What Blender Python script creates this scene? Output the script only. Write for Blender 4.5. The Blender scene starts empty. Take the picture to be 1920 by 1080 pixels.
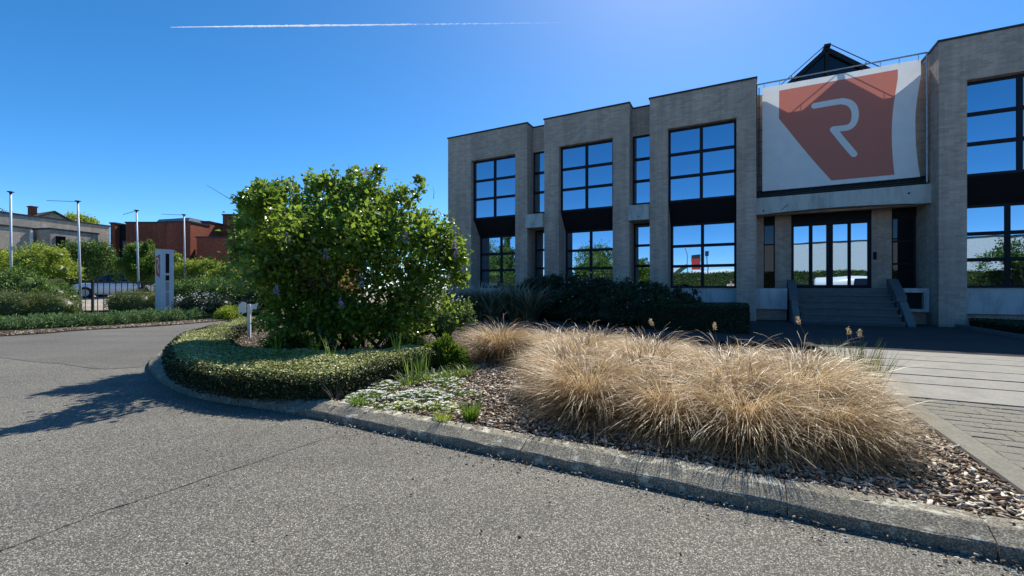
import bpy, math, random
import numpy as np
from mathutils import Vector, Matrix, Quaternion

# ------------------------------------------------------------------ camera, sky, sun, exposure
SC = bpy.context.scene
COL = SC.collection
F = 803.0                                   # focal length in photo pixels (1920 wide)
CZ = 1.1                                    # eye height
cam_d = bpy.data.cameras.new('camera'); cam = bpy.data.objects.new('camera', cam_d); COL.objects.link(cam)
cam.location = (0, 0, CZ); cam.rotation_euler = (math.radians(90), 0, 0)
cam_d.sensor_width = 36; cam_d.lens = F/1920*36; cam_d.clip_start = 0.05; cam_d.clip_end = 9000
SC.camera = cam
SUN_EL = math.radians(49); SUN_AZ = math.radians(22.95)     # azimuth from +Y towards +X
W = bpy.data.worlds.new('World'); SC.world = W; W.use_nodes = True
wn = W.node_tree.nodes; wl = W.node_tree.links
for n in list(wn): wn.remove(n)
sky = wn.new('ShaderNodeTexSky'); sky.sky_type = 'NISHITA'; sky.sun_disc = False
sky.sun_elevation = SUN_EL; sky.sun_rotation = SUN_AZ
sky.altitude = 600; sky.air_density = 0.56; sky.dust_density = 0.30; sky.ozone_density = 2.6
hs = wn.new('ShaderNodeHueSaturation'); hs.inputs['Saturation'].default_value = 1.30; hs.inputs['Hue'].default_value = 0.4945; hs.inputs['Value'].default_value = 1.06
bg = wn.new('ShaderNodeBackground'); bg.inputs['Strength'].default_value = 0.15
wo = wn.new('ShaderNodeOutputWorld')
wl.new(sky.outputs[0], hs.inputs['Color']); wl.new(hs.outputs[0], bg.inputs[0]); wl.new(bg.outputs[0], wo.inputs[0])
sd = bpy.data.lights.new('sun', 'SUN'); sd.energy = 4.6; sd.angle = math.radians(0.53); sd.color = (1.0, 0.93, 0.82)
so = bpy.data.objects.new('sun', sd); COL.objects.link(so)
SUNV = Vector((math.cos(SUN_EL)*math.sin(SUN_AZ), math.cos(SUN_EL)*math.cos(SUN_AZ), math.sin(SUN_EL)))
so.rotation_euler = (-SUNV).to_track_quat('-Z', 'Y').to_euler(); so.location = (0, 0, 40)
SC.view_settings.view_transform = 'Standard'; SC.view_settings.look = 'None'
SC.view_settings.gamma = 1; SC.view_settings.use_curve_mapping = False
SC.view_settings.exposure = 0.55

# ------------------------------------------------------------------ helpers
R = random.Random(7)
RNG = np.random.default_rng(11)
TH = math.radians(-27.55)
UX, UY = math.cos(TH), math.sin(TH)          # facade direction (to the right)
NX, NY = -UY, UX                             # into the building
def UN(u, n, z=0.0): return Vector((u*UX+n*NX, u*UY+n*NY, z))
def G(px, py, z=0.0):                        # ground point seen at a photo pixel
    d = F*(CZ-z)/(py-540.5); return Vector(((px-960)/F*d, d, z))
def toUN(p): return (p[0]*UX+p[1]*UY, p[0]*NX+p[1]*NY)

def tag(o, label=None, cat=None, group=None, kind=None):
    if label: o['label'] = label
    if cat: o['category'] = cat
    if group: o['group'] = group
    if kind: o['kind'] = kind
    return o
def empty(name, loc, rz=0, label=None, cat=None, group=None):
    o = bpy.data.objects.new(name, None); COL.objects.link(o); o.location = loc; o.rotation_euler = (0, 0, rz)
    o.empty_display_size = 0.2
    return tag(o, label, cat, group)
def link(name, me, mat=None, parent=None, loc=None, rz=None, smooth=False):
    if mat is not None and len(me.materials) == 0:
        for m in (mat if isinstance(mat, (list, tuple)) else [mat]): me.materials.append(m)
    if smooth: me.polygons.foreach_set('use_smooth', [True]*len(me.polygons))
    o = bpy.data.objects.new(name, me); COL.objects.link(o)
    if parent is not None: o.parent = parent
    if loc is not None: o.location = loc
    if rz is not None: o.rotation_euler = (0, 0, rz)
    return o
def copy_tree(o, parent=None):
    c = o.copy(); COL.objects.link(c); c.parent = parent
    for ch in list(o.children): copy_tree(ch, c)
    return c

class MB:
    def __init__(s): s.v = []; s.f = []; s.mi = []; s.cur = 0
    def add(s, vs, fs):
        b = len(s.v); s.v += [tuple(x) for x in vs]; s.f += [tuple(b+i for i in q) for q in fs]; s.mi += [s.cur]*len(fs); return s
    def box(s, x0, x1, y0, y1, z0, z1):
        return s.add([(x0,y0,z0),(x1,y0,z0),(x1,y1,z0),(x0,y1,z0),(x0,y0,z1),(x1,y0,z1),(x1,y1,z1),(x0,y1,z1)],
              [(0,3,2,1),(4,5,6,7),(0,1,5,4),(1,2,6,5),(2,3,7,6),(3,0,4,7)])
    def hexa(s, p): return s.add(p, [(0,3,2,1),(4,5,6,7),(0,1,5,4),(1,2,6,5),(2,3,7,6),(3,0,4,7)])
    def prism(s, poly, z0, z1):               # poly: xy list ccw
        n = len(poly); vs = [(p[0],p[1],z0) for p in poly]+[(p[0],p[1],z1) for p in poly]
        return s.add(vs, [tuple(range(n))[::-1], tuple(range(n, 2*n))]+[(i,(i+1)%n,n+(i+1)%n,n+i) for i in range(n)])
    def prismx(s, poly, x0, x1):              # poly in (y,z), extruded along x
        n = len(poly); vs = [(x0,p[0],p[1]) for p in poly]+[(x1,p[0],p[1]) for p in poly]
        return s.add(vs, [tuple(range(n))[::-1], tuple(range(n, 2*n))]+[(i,(i+1)%n,n+(i+1)%n,n+i) for i in range(n)])
    def prismy(s, poly, y0, y1):              # poly in (x,z), extruded along y
        n = len(poly); vs = [(p[0],y0,p[1]) for p in poly]+[(p[0],y1,p[1]) for p in poly]
        return s.add(vs, [tuple(range(n)), tuple(range(n, 2*n))[::-1]]+[(i,n+i,n+(i+1)%n,(i+1)%n) for i in range(n)])
    def tube(s, pts, r, seg=8, cap=True):
        pts = [Vector(p) for p in pts]; rr = r if isinstance(r, (list, tuple)) else [r]*len(pts); b = []
        for i, p in enumerate(pts):
            d = (pts[min(i+1, len(pts)-1)]-pts[max(i-1, 0)]).normalized()
            a = Vector((0,0,1)) if abs(d.z) < .9 else Vector((1,0,0)); x = d.cross(a).normalized(); y = d.cross(x)
            b += [p+x*math.cos(2*math.pi*k/seg)*rr[i]+y*math.sin(2*math.pi*k/seg)*rr[i] for k in range(seg)]
        fs = [(i*seg+k, i*seg+(k+1)%seg, (i+1)*seg+(k+1)%seg, (i+1)*seg+k) for i in range(len(pts)-1) for k in range(seg)]
        if cap: fs += [tuple(range(seg))[::-1], tuple((len(pts)-1)*seg+k for k in range(seg))]
        return s.add(b, fs)
    def lathe(s, prof, c=(0,0,0), seg=16):    # prof (r,z) round z
        n = len(prof); vs = [(c[0]+p[0]*math.cos(2*math.pi*k/seg), c[1]+p[0]*math.sin(2*math.pi*k/seg), c[2]+p[1]) for k in range(seg) for p in prof]
        return s.add(vs, [(k*n+i, ((k+1)%seg)*n+i, ((k+1)%seg)*n+i+1, k*n+i+1) for k in range(seg) for i in range(n-1)])
    def mesh(s, name):
        me = bpy.data.meshes.new(name); me.from_pydata(s.v, [], s.f)
        if any(s.mi): me.polygons.foreach_set('material_index', s.mi)
        me.update(); return me
    def build(s, name, mat, parent=None, smooth=False, loc=None, rz=None):
        return link(name, s.mesh(name), mat, parent, loc, rz, smooth)

def np_mesh(name, V, Fa, rnd=None, smooth=False):
    me = bpy.data.meshes.new(name); k = Fa.shape[1]
    me.vertices.add(len(V)); me.vertices.foreach_set('co', np.ascontiguousarray(V, dtype=np.float32).ravel())
    me.loops.add(Fa.size); me.loops.foreach_set('vertex_index', np.ascontiguousarray(Fa, dtype=np.int32).ravel())
    me.polygons.add(len(Fa)); me.polygons.foreach_set('loop_start', np.arange(0, Fa.size, k, dtype=np.int32))
    me.update(calc_edges=True)
    if rnd is not None:
        a = me.attributes.new('rnd', 'FLOAT', 'POINT'); a.data.foreach_set('value', np.ascontiguousarray(rnd, dtype=np.float32))
    if smooth: me.polygons.foreach_set('use_smooth', np.ones(len(Fa), dtype=bool))
    return me
def unit(a): return a/np.maximum(np.linalg.norm(a, axis=1, keepdims=True), 1e-9)

# ------------------------------------------------------------------ materials
def newmat(name):
    m = bpy.data.materials.new(name); m.use_nodes = True; nt = m.node_tree
    for n in list(nt.nodes): nt.nodes.remove(n)
    o = nt.nodes.new('ShaderNodeOutputMaterial'); return m, nt, o
class NT:
    def __init__(s, nt): s.nt = nt
    def n(s, t, **kw):
        x = s.nt.nodes.new('ShaderNode'+t)
        for k, v in kw.items():
            if k in ('operation','blend_type','data_type','feature','distance','noise_dimensions','attribute_name','interpolation','offset','offset_frequency','voronoi_dimensions','clamp','use_clamp','object','normalize'): setattr(x, k, v)
        return x
    def L(s, a, b): s.nt.links.new(a, b)
    def setin(s, node, key, v):
        i = node.inputs[key]
        if isinstance(v, bpy.types.NodeSocket): s.L(v, i)
        else: i.default_value = v
    def math(s, op, a, b=None, c=None, clamp=False):
        x = s.n('Math', operation=op); x.use_clamp = clamp
        s.setin(x, 0, a)
        if b is not None: s.setin(x, 1, b)
        if c is not None: s.setin(x, 2, c)
        return x.outputs[0]
    def coord(s, kind='Object'): return s.n('TexCoord').outputs[kind]
    def mapping(s, v, scale=(1,1,1), rot=(0,0,0), loc=(0,0,0)):
        m = s.n('Mapping'); s.L(v, m.inputs[0]); m.inputs['Scale'].default_value = scale; m.inputs['Rotation'].default_value = rot; m.inputs['Location'].default_value = loc
        return m.outputs[0]
    def noise(s, v, scale, detail=4, rough=.55, out=0):
        x = s.n('TexNoise'); s.L(v, x.inputs['Vector']); x.inputs['Scale'].default_value = scale; x.inputs['Detail'].default_value = detail; x.inputs['Roughness'].default_value = rough
        return x.outputs[out]
    def voro(s, v, scale, feature='F1', out='Distance'):
        x = s.n('TexVoronoi', feature=feature); s.L(v, x.inputs['Vector']); x.inputs['Scale'].default_value = scale; return x.outputs[out]
    def ramp(s, f, stops, interp='LINEAR'):
        x = s.n('ValToRGB'); s.L(f, x.inputs[0]); cr = x.color_ramp; cr.interpolation = interp
        while len(cr.elements) < len(stops): cr.elements.new(.5)
        for e, (p, c) in zip(cr.elements, stops):
            e.position = p; e.color = tuple(c)+(1,) if len(c) == 3 else c
        return x.outputs[0]
    def mix(s, f, a, b, mode='MIX'):
        x = s.n('Mix', data_type='RGBA', blend_type=mode)
        s.setin(x, 0, f)
        for k, v in ((6, a), (7, b)):
            s.setin(x, k, v if isinstance(v, bpy.types.NodeSocket) else (tuple(v)+(1,))[:4])
        return x.outputs[2]
    def bump(s, h, strength=.3, dist=.01, norm=None):
        x = s.n('Bump'); s.L(h, x.inputs['Height']); x.inputs['Strength'].default_value = strength; x.inputs['Distance'].default_value = dist
        if norm is not None: s.L(norm, x.inputs['Normal'])
        return x.outputs[0]
    def bsdf(s, out, color, rough=.7, metal=0, spec=.3, normal=None, alpha=None):
        p = s.n('BsdfPrincipled')
        s.setin(p, 'Base Color', color if isinstance(color, bpy.types.NodeSocket) else (tuple(color)+(1,))[:4])
        s.setin(p, 'Roughness', rough); p.inputs['Metallic'].default_value = metal; p.inputs['Specular IOR Level'].default_value = spec
        if normal is not None: s.L(normal, p.inputs['Normal'])
        s.L(p.outputs[0], out.inputs[0]); return p

def plain(name, c, rough=.5, metal=0, spec=.4, var=.15, scale=6, bump=0, bscale=60):
    m, nt, o = newmat(name); s = NT(nt); v = s.coord()
    f = s.noise(v, scale, 5, .6)
    a = tuple(x*(1-var) for x in c); b = tuple(min(1, x*(1+var)) for x in c)
    col = s.ramp(f, [(.3, a), (.7, b)])
    nb = s.bump(s.noise(v, bscale, 3), bump, .004) if bump else None
    s.bsdf(o, col, rough, metal, spec, nb); return m

def leafmat(name, stops, trans=.35, rough=.45, spec=.35, green=True):
    m, nt, o = newmat(name); s = NT(nt)
    a = s.n('Attribute'); a.attribute_name = 'rnd'
    oi = s.n('ObjectInfo').outputs['Random']
    f = s.math('ADD', a.outputs['Fac'], s.math('MULTIPLY', s.math('SUBTRACT', oi, .5), .12), clamp=True)
    col = s.ramp(f, stops)
    p = s.bsdf(o, col, rough, 0, spec)
    t = s.n('BsdfTranslucent'); s.L(s.mix(.5, col, (.35,.5,.06), 'MIX') if trans > .3 and green else col, t.inputs[0])
    mx = s.n('MixShader'); mx.inputs[0].default_value = trans
    s.L(p.outputs[0], mx.inputs[1]); s.L(t.outputs[0], mx.inputs[2]); s.L(mx.outputs[0], o.inputs[0]); return m

M = {}
def brickmat(name, c1, c2, mortar, size=(.21,.068), bumpy=.5, dirt=.42):
    m, nt, o = newmat(name); s = NT(nt); v = s.coord()
    sp = s.n('SeparateXYZ'); s.L(v, sp.inputs[0])
    cb = s.n('CombineXYZ'); s.L(s.math('ADD', sp.outputs[0], sp.outputs[1]), cb.inputs[0]); s.L(sp.outputs[2], cb.inputs[1])
    wob = s.n('VectorMath', operation='MULTIPLY_ADD'); s.L(s.noise(v, 9, 2, .5, 1), wob.inputs[0]); wob.inputs[1].default_value = (.012,.012,0); s.L(cb.outputs[0], wob.inputs[2])
    b = s.n('TexBrick'); s.L(wob.outputs[0], b.inputs['Vector'])
    b.inputs['Scale'].default_value = 1; b.inputs['Brick Width'].default_value = size[0]; b.inputs['Row Height'].default_value = size[1]
    b.inputs['Mortar Size'].default_value = .007; b.inputs['Mortar Smooth'].default_value = .3; b.inputs['Bias'].default_value = 0
    b.inputs['Color1'].default_value = tuple(c1)+(1,); b.inputs['Color2'].default_value = tuple(c2)+(1,); b.inputs['Mortar'].default_value = tuple(mortar)+(1,)
    fine = s.noise(v, 55, 4, .7)
    col = s.mix(.55, b.outputs[0], s.ramp(fine, [(.3,(.25,.25,.25)),(.7,(.9,.88,.85))]), 'OVERLAY')
    big = s.noise(s.mapping(v, (1,1,.35)), .8, 5, .6)
    col = s.mix(dirt, col, s.ramp(big, [(.35,(.35,.34,.33)),(.65,(.75,.73,.7))]), 'OVERLAY')
    strk = s.noise(s.mapping(v, (5,5,.22)), 1.0, 5, .7)
    col = s.mix(.3, col, s.ramp(strk, [(.38,(.32,.32,.31)),(.58,(.6,.6,.59))]), 'OVERLAY')
    h = s.math('ADD', s.math('MULTIPLY', s.math('SUBTRACT', 1, b.outputs['Fac']), 1.0), s.math('MULTIPLY', fine, .6))
    s.bsdf(o, col, .88, 0, .2, s.bump(h, bumpy, .012)); return m

M['brick'] = brickmat('grey_brown_brick', (.44,.345,.285), (.325,.255,.215), (.385,.31,.262))
M['brick_grey'] = brickmat('grey_brick', (.42,.37,.30), (.32,.28,.23), (.38,.34,.29))
M['brick_red'] = brickmat('red_brick', (.29,.08,.045), (.20,.055,.034), (.17,.07,.05))
def concrete(name, c, stain=.5, streak=True):
    m, nt, o = newmat(name); s = NT(nt); v = s.coord()
    f = s.noise(s.mapping(v, (1.5,1.5,.4 if streak else 1.5)), 3, 7, .65)
    col = s.ramp(f, [(.3, tuple(x*(.55 if streak else .72) for x in c)), (.5, tuple(x*.9 for x in c)), (.75, c)])
    fine = s.noise(v, 70, 3)
    col = s.mix(stain, col, s.ramp(fine, [(.3,(.35,.35,.34)),(.7,(.65,.65,.65))]), 'OVERLAY')
    s.bsdf(o, col, .85, 0, .25, s.bump(fine, .25, .004)); return m
M['conc'] = concrete('weathered_concrete', (.50,.51,.47))
M['plinth'] = concrete('pale_plinth_render', (.58,.60,.60), .2)
M['step'] = concrete('stone_step', (.15,.15,.15), .6, False)
M['black'] = plain('black_panel', (.014,.014,.016), .7, 0, .15)
M['frame'] = plain('dark_window_frame', (.012,.014,.02), .6, 0, .2)
M['coping'] = plain('dark_metal_coping', (.03,.03,.033), .5, .3)
M['galv'] = plain('galvanised_steel', (.42,.43,.44), .45, .7, .5)
M['alu'] = plain('painted_pole', (.6,.62,.66), .5, 0, .4)
M['white'] = plain('white_paint', (.78,.8,.82), .45, 0, .4, .05)
M['rail'] = plain('dark_rail', (.03,.04,.035), .5, .2)
# mirror glass
def glass(name, tint, dark, amt):
    m, nt, o = newmat(name); s = NT(nt); v = s.coord()
    g = s.n('BsdfGlossy'); g.inputs['Color'].default_value = tint+(1,); g.inputs['Roughness'].default_value = .0
    s.L(s.bump(s.noise(v, 1.1, 1, .3), .045, .05), g.inputs['Normal'])
    d = s.n('BsdfDiffuse'); d.inputs['Color'].default_value = dark+(1,)
    fr = s.n('Fresnel'); fr.inputs['IOR'].default_value = 1.5
    f = s.math('ADD', amt, s.math('MULTIPLY', fr.outputs[0], .8), clamp=True)
    mx = s.n('MixShader'); s.L(f, mx.inputs[0]); s.L(d.outputs[0], mx.inputs[1]); s.L(g.outputs[0], mx.inputs[2]); s.L(mx.outputs[0], o.inputs[0]); return m
M['glass'] = glass('solar_control_glass', (.46,.62,.78), (.01,.012,.016), .68)
M['glass_dark'] = glass('dark_glass', (.5,.55,.6), (.006,.007,.009), .04)
# asphalt with exposed aggregate
def asphalt(name, lo, hi, scale, mean_rough=.85, bumps=.6, patch=.25):
    m, nt, o = newmat(name); s = NT(nt); v = s.coord()
    cell = s.n('TexVoronoi'); s.L(v, cell.inputs['Vector']); cell.inputs['Scale'].default_value = scale
    sp = s.n('SeparateColor'); s.L(cell.outputs['Color'], sp.inputs[0])
    mid = tuple((a+b)/2*.8 for a, b in zip(lo, hi))
    col = s.ramp(sp.outputs[0], [(0, lo), (.45, mid), (.8, hi), (1, tuple(min(1, x*1.9) for x in hi))])
    edge = s.math('MULTIPLY', cell.outputs['Distance'], 1.5, clamp=True)
    col = s.mix(s.math('MULTIPLY', edge, .75), col, tuple(x*.45 for x in lo))
    big = s.noise(v, .55, 6, .62)
    col = s.mix(patch, col, s.ramp(big, [(.32,(.33,.33,.33)),(.68,(.68,.67,.65))]), 'OVERLAY')
    st = s.noise(s.mapping(v, (.5,2.2,1), (0,0,.5)), 1.1, 5, .6)
    col = s.mix(.22, col, s.ramp(st, [(.4,(.36,.36,.36)),(.62,(.58,.58,.57))]), 'OVERLAY')
    spot = s.noise(v, 2.3, 3, .5); sm_ = s.math('MULTIPLY', s.math('SUBTRACT', spot, .66), 9, clamp=True)
    col = s.mix(s.math('MULTIPLY', sm_, .35), col, (.05,.048,.042))
    tk = s.noise(s.mapping(v, (.12,1.6,1), (0,0,TH)), .9, 3, .5)
    col = s.mix(.3, col, s.ramp(tk, [(.38,(.38,.38,.38)),(.6,(.62,.615,.60))]), 'OVERLAY')
    h = s.math('SUBTRACT', 1, cell.outputs['Distance'])
    s.bsdf(o, col, mean_rough, 0, .35, s.bump(s.math('ADD', h, s.math('MULTIPLY', sp.outputs[1], .6)), bumps, .004)); return m
M['asphalt'] = asphalt('aggregate_asphalt', (.078,.075,.064), (.40,.385,.33), 190, .85, .45, .38)
M['asphalt2'] = asphalt('worn_asphalt', (.13,.124,.108), (.25,.238,.205), 190, .8, .35, .45)
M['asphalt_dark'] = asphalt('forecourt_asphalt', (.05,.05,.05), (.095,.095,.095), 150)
# kerb stone with lichen
m, nt, o = newmat('lichened_kerb_concrete'); s = NT(nt); v = s.coord()
fine = s.noise(v, 130, 4, .7); blot = s.noise(v, 14, 6, .7); lich = s.noise(v, 13, 5, .72)
geo = s.n('NewGeometry'); sz = s.n('SeparateXYZ'); s.L(geo.outputs['Normal'], sz.inputs[0])
top = s.math('GREATER_THAN', sz.outputs[2], .97)
col = s.ramp(fine, [(.33,(.08,.073,.058)),(.52,(.23,.212,.168)),(.66,(.52,.49,.40))])
col = s.mix(.5, col, s.ramp(blot, [(.35,(.3,.3,.3)),(.65,(.68,.66,.6))]), 'OVERLAY')
lf = s.math('MULTIPLY', s.math('SUBTRACT', lich, s.math('SUBTRACT', .575, s.math('MULTIPLY', top, .045))), 16, clamp=True)
col = s.mix(s.math('MULTIPLY', lf, .85), col, (.56,.54,.43))
oi = s.n('ObjectInfo'); col = s.mix(.35, col, s.ramp(oi.outputs['Random'], [(0,(.4,.4,.4)),(1,(.6,.6,.58))]), 'OVERLAY')
s.bsdf(o, col, .92, 0, .2, s.bump(s.math('ADD', fine, blot), .6, .006)); M['kerb'] = m
# soil under mulch
m, nt, o = newmat('dark_soil'); s = NT(nt); v = s.coord()
c = s.n('TexVoronoi'); s.L(s.mapping(v, (1,.4,1), (0,0,.7)), c.inputs['Vector']); c.inputs['Scale'].default_value = 55
spc = s.n('SeparateColor'); s.L(c.outputs['Color'], spc.inputs[0])
col = s.ramp(spc.outputs[0], [(0,(.018,.014,.01)),(.6,(.06,.045,.032)),(.9,(.13,.1,.075)),(1,(.3,.25,.19))])
s.bsdf(o, col, .95, 0, .1, s.bump(c.outputs['Distance'], .8, .02)); M['soil'] = m
# chips
m, nt, o = newmat('bark_chip'); s = NT(nt)
a = s.n('Attribute'); a.attribute_name = 'rnd'; oi = s.n('ObjectInfo').outputs['Random']
f = s.math('FRACT', s.math('ADD', a.outputs['Fac'], oi))
v = s.coord(); g = s.noise(s.mapping(v, (60,10,60)), 6, 3)
col = s.ramp(f, [(0,(.03,.018,.012)),(.25,(.10,.062,.038)),(.5,(.24,.18,.125)),(.75,(.44,.365,.275)),(1,(.74,.67,.55))])
col = s.mix(.35, col, s.ramp(g, [(.3,(.3,.3,.3)),(.7,(.7,.7,.7))]), 'OVERLAY')
s.bsdf(o, col, .85, 0, .25); M['chip'] = m
# foliage
M['lilac'] = leafmat('lilac_leaf', [(0,(.025,.065,.010)),(.33,(.095,.18,.022)),(.66,(.25,.36,.04)),(1,(.45,.54,.08))], .54, .3, .75)
M['box'] = leafmat('clipped_hedge_leaf', [(0,(.022,.035,.010)),(.2,(.05,.07,.018)),(.42,(.27,.30,.08)),(.8,(.44,.46,.15)),(1,(.72,.72,.42))], .08, .5)  # dark ramp end paints the shade of the hedge sides
M['bright'] = leafmat('bright_green_leaf', [(0,(.03,.08,.01)),(.5,(.09,.19,.02)),(1,(.2,.33,.04))], .35)
M['yellowg'] = leafmat('yellow_green_leaf', [(0,(.12,.17,.02)),(.5,(.36,.42,.045)),(1,(.62,.62,.11))], .38)
M['midg'] = leafmat('mid_green_leaf', [(0,(.035,.08,.018)),(.5,(.14,.24,.045)),(1,(.38,.50,.11))], .3)
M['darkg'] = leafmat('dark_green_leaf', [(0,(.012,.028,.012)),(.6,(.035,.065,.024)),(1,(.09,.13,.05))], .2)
M['lav'] = leafmat('lavender_leaf', [(0,(.08,.14,.05)),(.5,(.22,.35,.13)),(1,(.42,.56,.26))], .2)
M['olive'] = leafmat('olive_green_leaf', [(0,(.03,.055,.01)),(.5,(.15,.18,.028)),(.85,(.32,.34,.055)),(1,(.40,.30,.09))], .2)
M['straw'] = leafmat('straw_grass', [(0,(.16,.095,.04)),(.3,(.42,.285,.135)),(.65,(.66,.495,.27)),(1,(.88,.78,.56))], .4, .42, .5, False)
M['darkgrass'] = leafmat('dark_grass_blade', [(0,(.045,.055,.025)),(.7,(.15,.16,.08)),(.9,(.24,.22,.12)),(1,(.75,.68,.5))], .2, .5)  # dark green-brown blades, pale at the ramp end
M['petal'] = leafmat('white_petal', [(0,(.75,.76,.74)),(1,(.9,.9,.88))], .3, .6, .2)
M['lilacflower'] = leafmat('lilac_blossom', [(0,(.42,.32,.55)),(1,(.75,.65,.85))], .3, .6, .2)
M['bark'] = plain('bark', (.085,.065,.05), .9, 0, .1, .4, 20, .6, 40)
M['twig'] = plain('pale_twig', (.2,.16,.13), .85, 0, .1, .3, 20)

# ------------------------------------------------------------------ vegetation generators
def leaf_arrays(pos, size, rng, width=.55, up=.25, out=None, outw=.5, clumprnd=None, flat=1.):
    n = len(pos); d = unit(rng.normal(size=(n,3))*np.array([1,1,flat])); d[:,2] += up
    if out is not None: d = d+out*outw
    d = unit(d); q = unit(rng.normal(size=(n,3))*(1 if flat == 1 else .45)+np.array([0,0,.8])); s_ = unit(np.cross(d, q)); nn = np.cross(s_, d)
    L = (size*rng.uniform(.65,1.25,n))[:,None]
    mid = pos+d*L*.45
    wv = s_*L*width*.5
    fold = nn*L*.13
    V = np.stack([pos, mid+wv+fold, pos+d*L-nn*L*.08, mid-wv+fold], 1).reshape(-1,3)
    b = np.arange(n)[:,None]*4
    Fa = np.concatenate([b+np.array([[0,1,2]]), b+np.array([[0,2,3]])], 1).reshape(-1,3)
    r = rng.random(n)*.75 if clumprnd is None else np.clip(clumprnd+rng.normal(0,.16,n), 0, 1)
    return V, Fa, np.repeat(r, 4)
def clump_positions(blobs, n, rng, per=35, sig=.11, inner=.25):
    B = np.array(blobs, float); area = (B[:,3]*B[:,4]+B[:,4]*B[:,5]+B[:,3]*B[:,5]); area /= area.sum()
    nc = max(4, n//per); bi = rng.choice(len(B), nc, p=area)
    d = unit(rng.normal(size=(nc,3))); d[:,2] = np.where(d[:,2] < -.35, -d[:,2], d[:,2])
    rad = np.where(rng.random(nc) < inner, rng.uniform(.3,.8,nc), rng.uniform(.84,1.1,nc))[:,None]
    cc = B[bi,:3]+d*B[bi,3:6]*rad
    ci = rng.integers(0, nc, n); s = (B[bi,3:6].mean(1)*sig)[ci][:,None]
    P = cc[ci]+rng.normal(size=(n,3))*s*rng.uniform(.5,1.5,(n,1))
    out = unit(P-B[bi[ci],:3]); cr = np.clip(rng.normal(.42,.17,nc), 0, 1)[ci]
    return P, out, cr
def blob_core(mb, blobs, f=.78):
    for (x,y,z,rx,ry,rz) in blobs:
        vs = []; fs = []; S, T = 10, 6
        for j in range(T+1):
            ph = math.pi*j/T
            for i in range(S):
                a = 2*math.pi*i/S; vs.append((x+rx*f*math.sin(ph)*math.cos(a), y+ry*f*math.sin(ph)*math.sin(a), z+rz*f*math.cos(ph)))
        for j in range(T):
            for i in range(S): fs.append((j*S+i, (j+1)*S+i, (j+1)*S+(i+1)%S, j*S+(i+1)%S))
        mb.add(vs, fs)
def foliage(name, blobs, n, size, mat, parent, seed=1, width=.55, up=.25, core=.75, per=35, sig=.11, inner=.25, zmin=.02):
    rng = np.random.default_rng(seed)
    P, out, cr = clump_positions(blobs, n, rng, per, sig, inner)
    k = P[:,2] > zmin; P, out, cr = P[k], out[k], cr[k]
    V, Fa, r = leaf_arrays(P, np.full(len(P), size), rng, width, up, out, .6, cr)
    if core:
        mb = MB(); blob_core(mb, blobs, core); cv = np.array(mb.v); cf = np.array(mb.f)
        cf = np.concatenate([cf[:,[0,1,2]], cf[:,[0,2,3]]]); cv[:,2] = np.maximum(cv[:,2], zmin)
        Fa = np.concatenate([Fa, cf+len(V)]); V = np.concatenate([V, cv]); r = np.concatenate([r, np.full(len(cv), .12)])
    o = link(name, np_mesh(name, V, Fa, r), mat, parent); o['kind'] = 'stuff' if parent is not None else o.get('kind','')
    if parent is None: del o['kind']
    return o
def limbs(mb, root, blobs, rng, n=8, r0=.04, start=.15, cr=.9, sub=3):
    for i in range(n):
        b = blobs[i % len(blobs)]; tgt = Vector((b[0]+rng.normal()*b[3]*.4, b[1]+rng.normal()*b[4]*.4, b[2]+b[5]*rng.uniform(.1,cr)))
        p0 = Vector(root)+Vector((rng.normal()*start, rng.normal()*start, 0)); m1 = p0.lerp(tgt, .45)+Vector((rng.normal()*.08, rng.normal()*.08, .12))
        mb.tube([p0, m1, tgt], [r0, r0*.6, r0*.15], 5)
        for _ in range(sub):
            t = rng.uniform(.35,.85); q = m1.lerp(tgt, (t-.35)/.65) if t > .45 else p0.lerp(m1, t/.45)
            e = q+Vector((rng.normal()*b[3]*.45, rng.normal()*b[4]*.45, abs(rng.normal())*b[5]*.4+.05))
            mb.tube([q, q.lerp(e,.5)+Vector((0,0,.03)), e], [r0*.35, r0*.22, r0*.08], 4)
def tree(name, label, cat, loc, blobs, n, size, mat, seed, trunk=.12, group=None, core=.7, rz=0, **kw):
    t = empty(name, loc, rz, label, cat, group); rng = np.random.default_rng(seed+900)
    mb = MB(); top = max(b[2] for b in blobs); low = min(b[2]-b[5]*.5 for b in blobs)
    mb.tube([(0,0,0), (.03,.02,max(.3,low*.6)), (0,0,max(.5,top*.7))], [trunk, trunk*.75, trunk*.35], 8)
    limbs(mb, (0,0,max(.2,low*.5)), blobs, rng, 8, trunk*.4, .03)
    mb.build('trunk', M['bark'], t, True)
    foliage('crown', blobs, n, size, mat, t, seed, core=core, **kw); return t
def shrub(name, label, cat, loc, blobs, n, size, mat, seed, group=None, core=.8, **kw):
    t = empty(name, loc, 0, label, cat, group); rng = np.random.default_rng(seed+500)
    mb = MB(); limbs(mb, (0,0,0), blobs, rng, 6, .014, .08, .8, 1); mb.build('stem', M['bark'], t, True)
    foliage('foliage', blobs, n, size, mat, t, seed, core=core, **kw); return t

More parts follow.
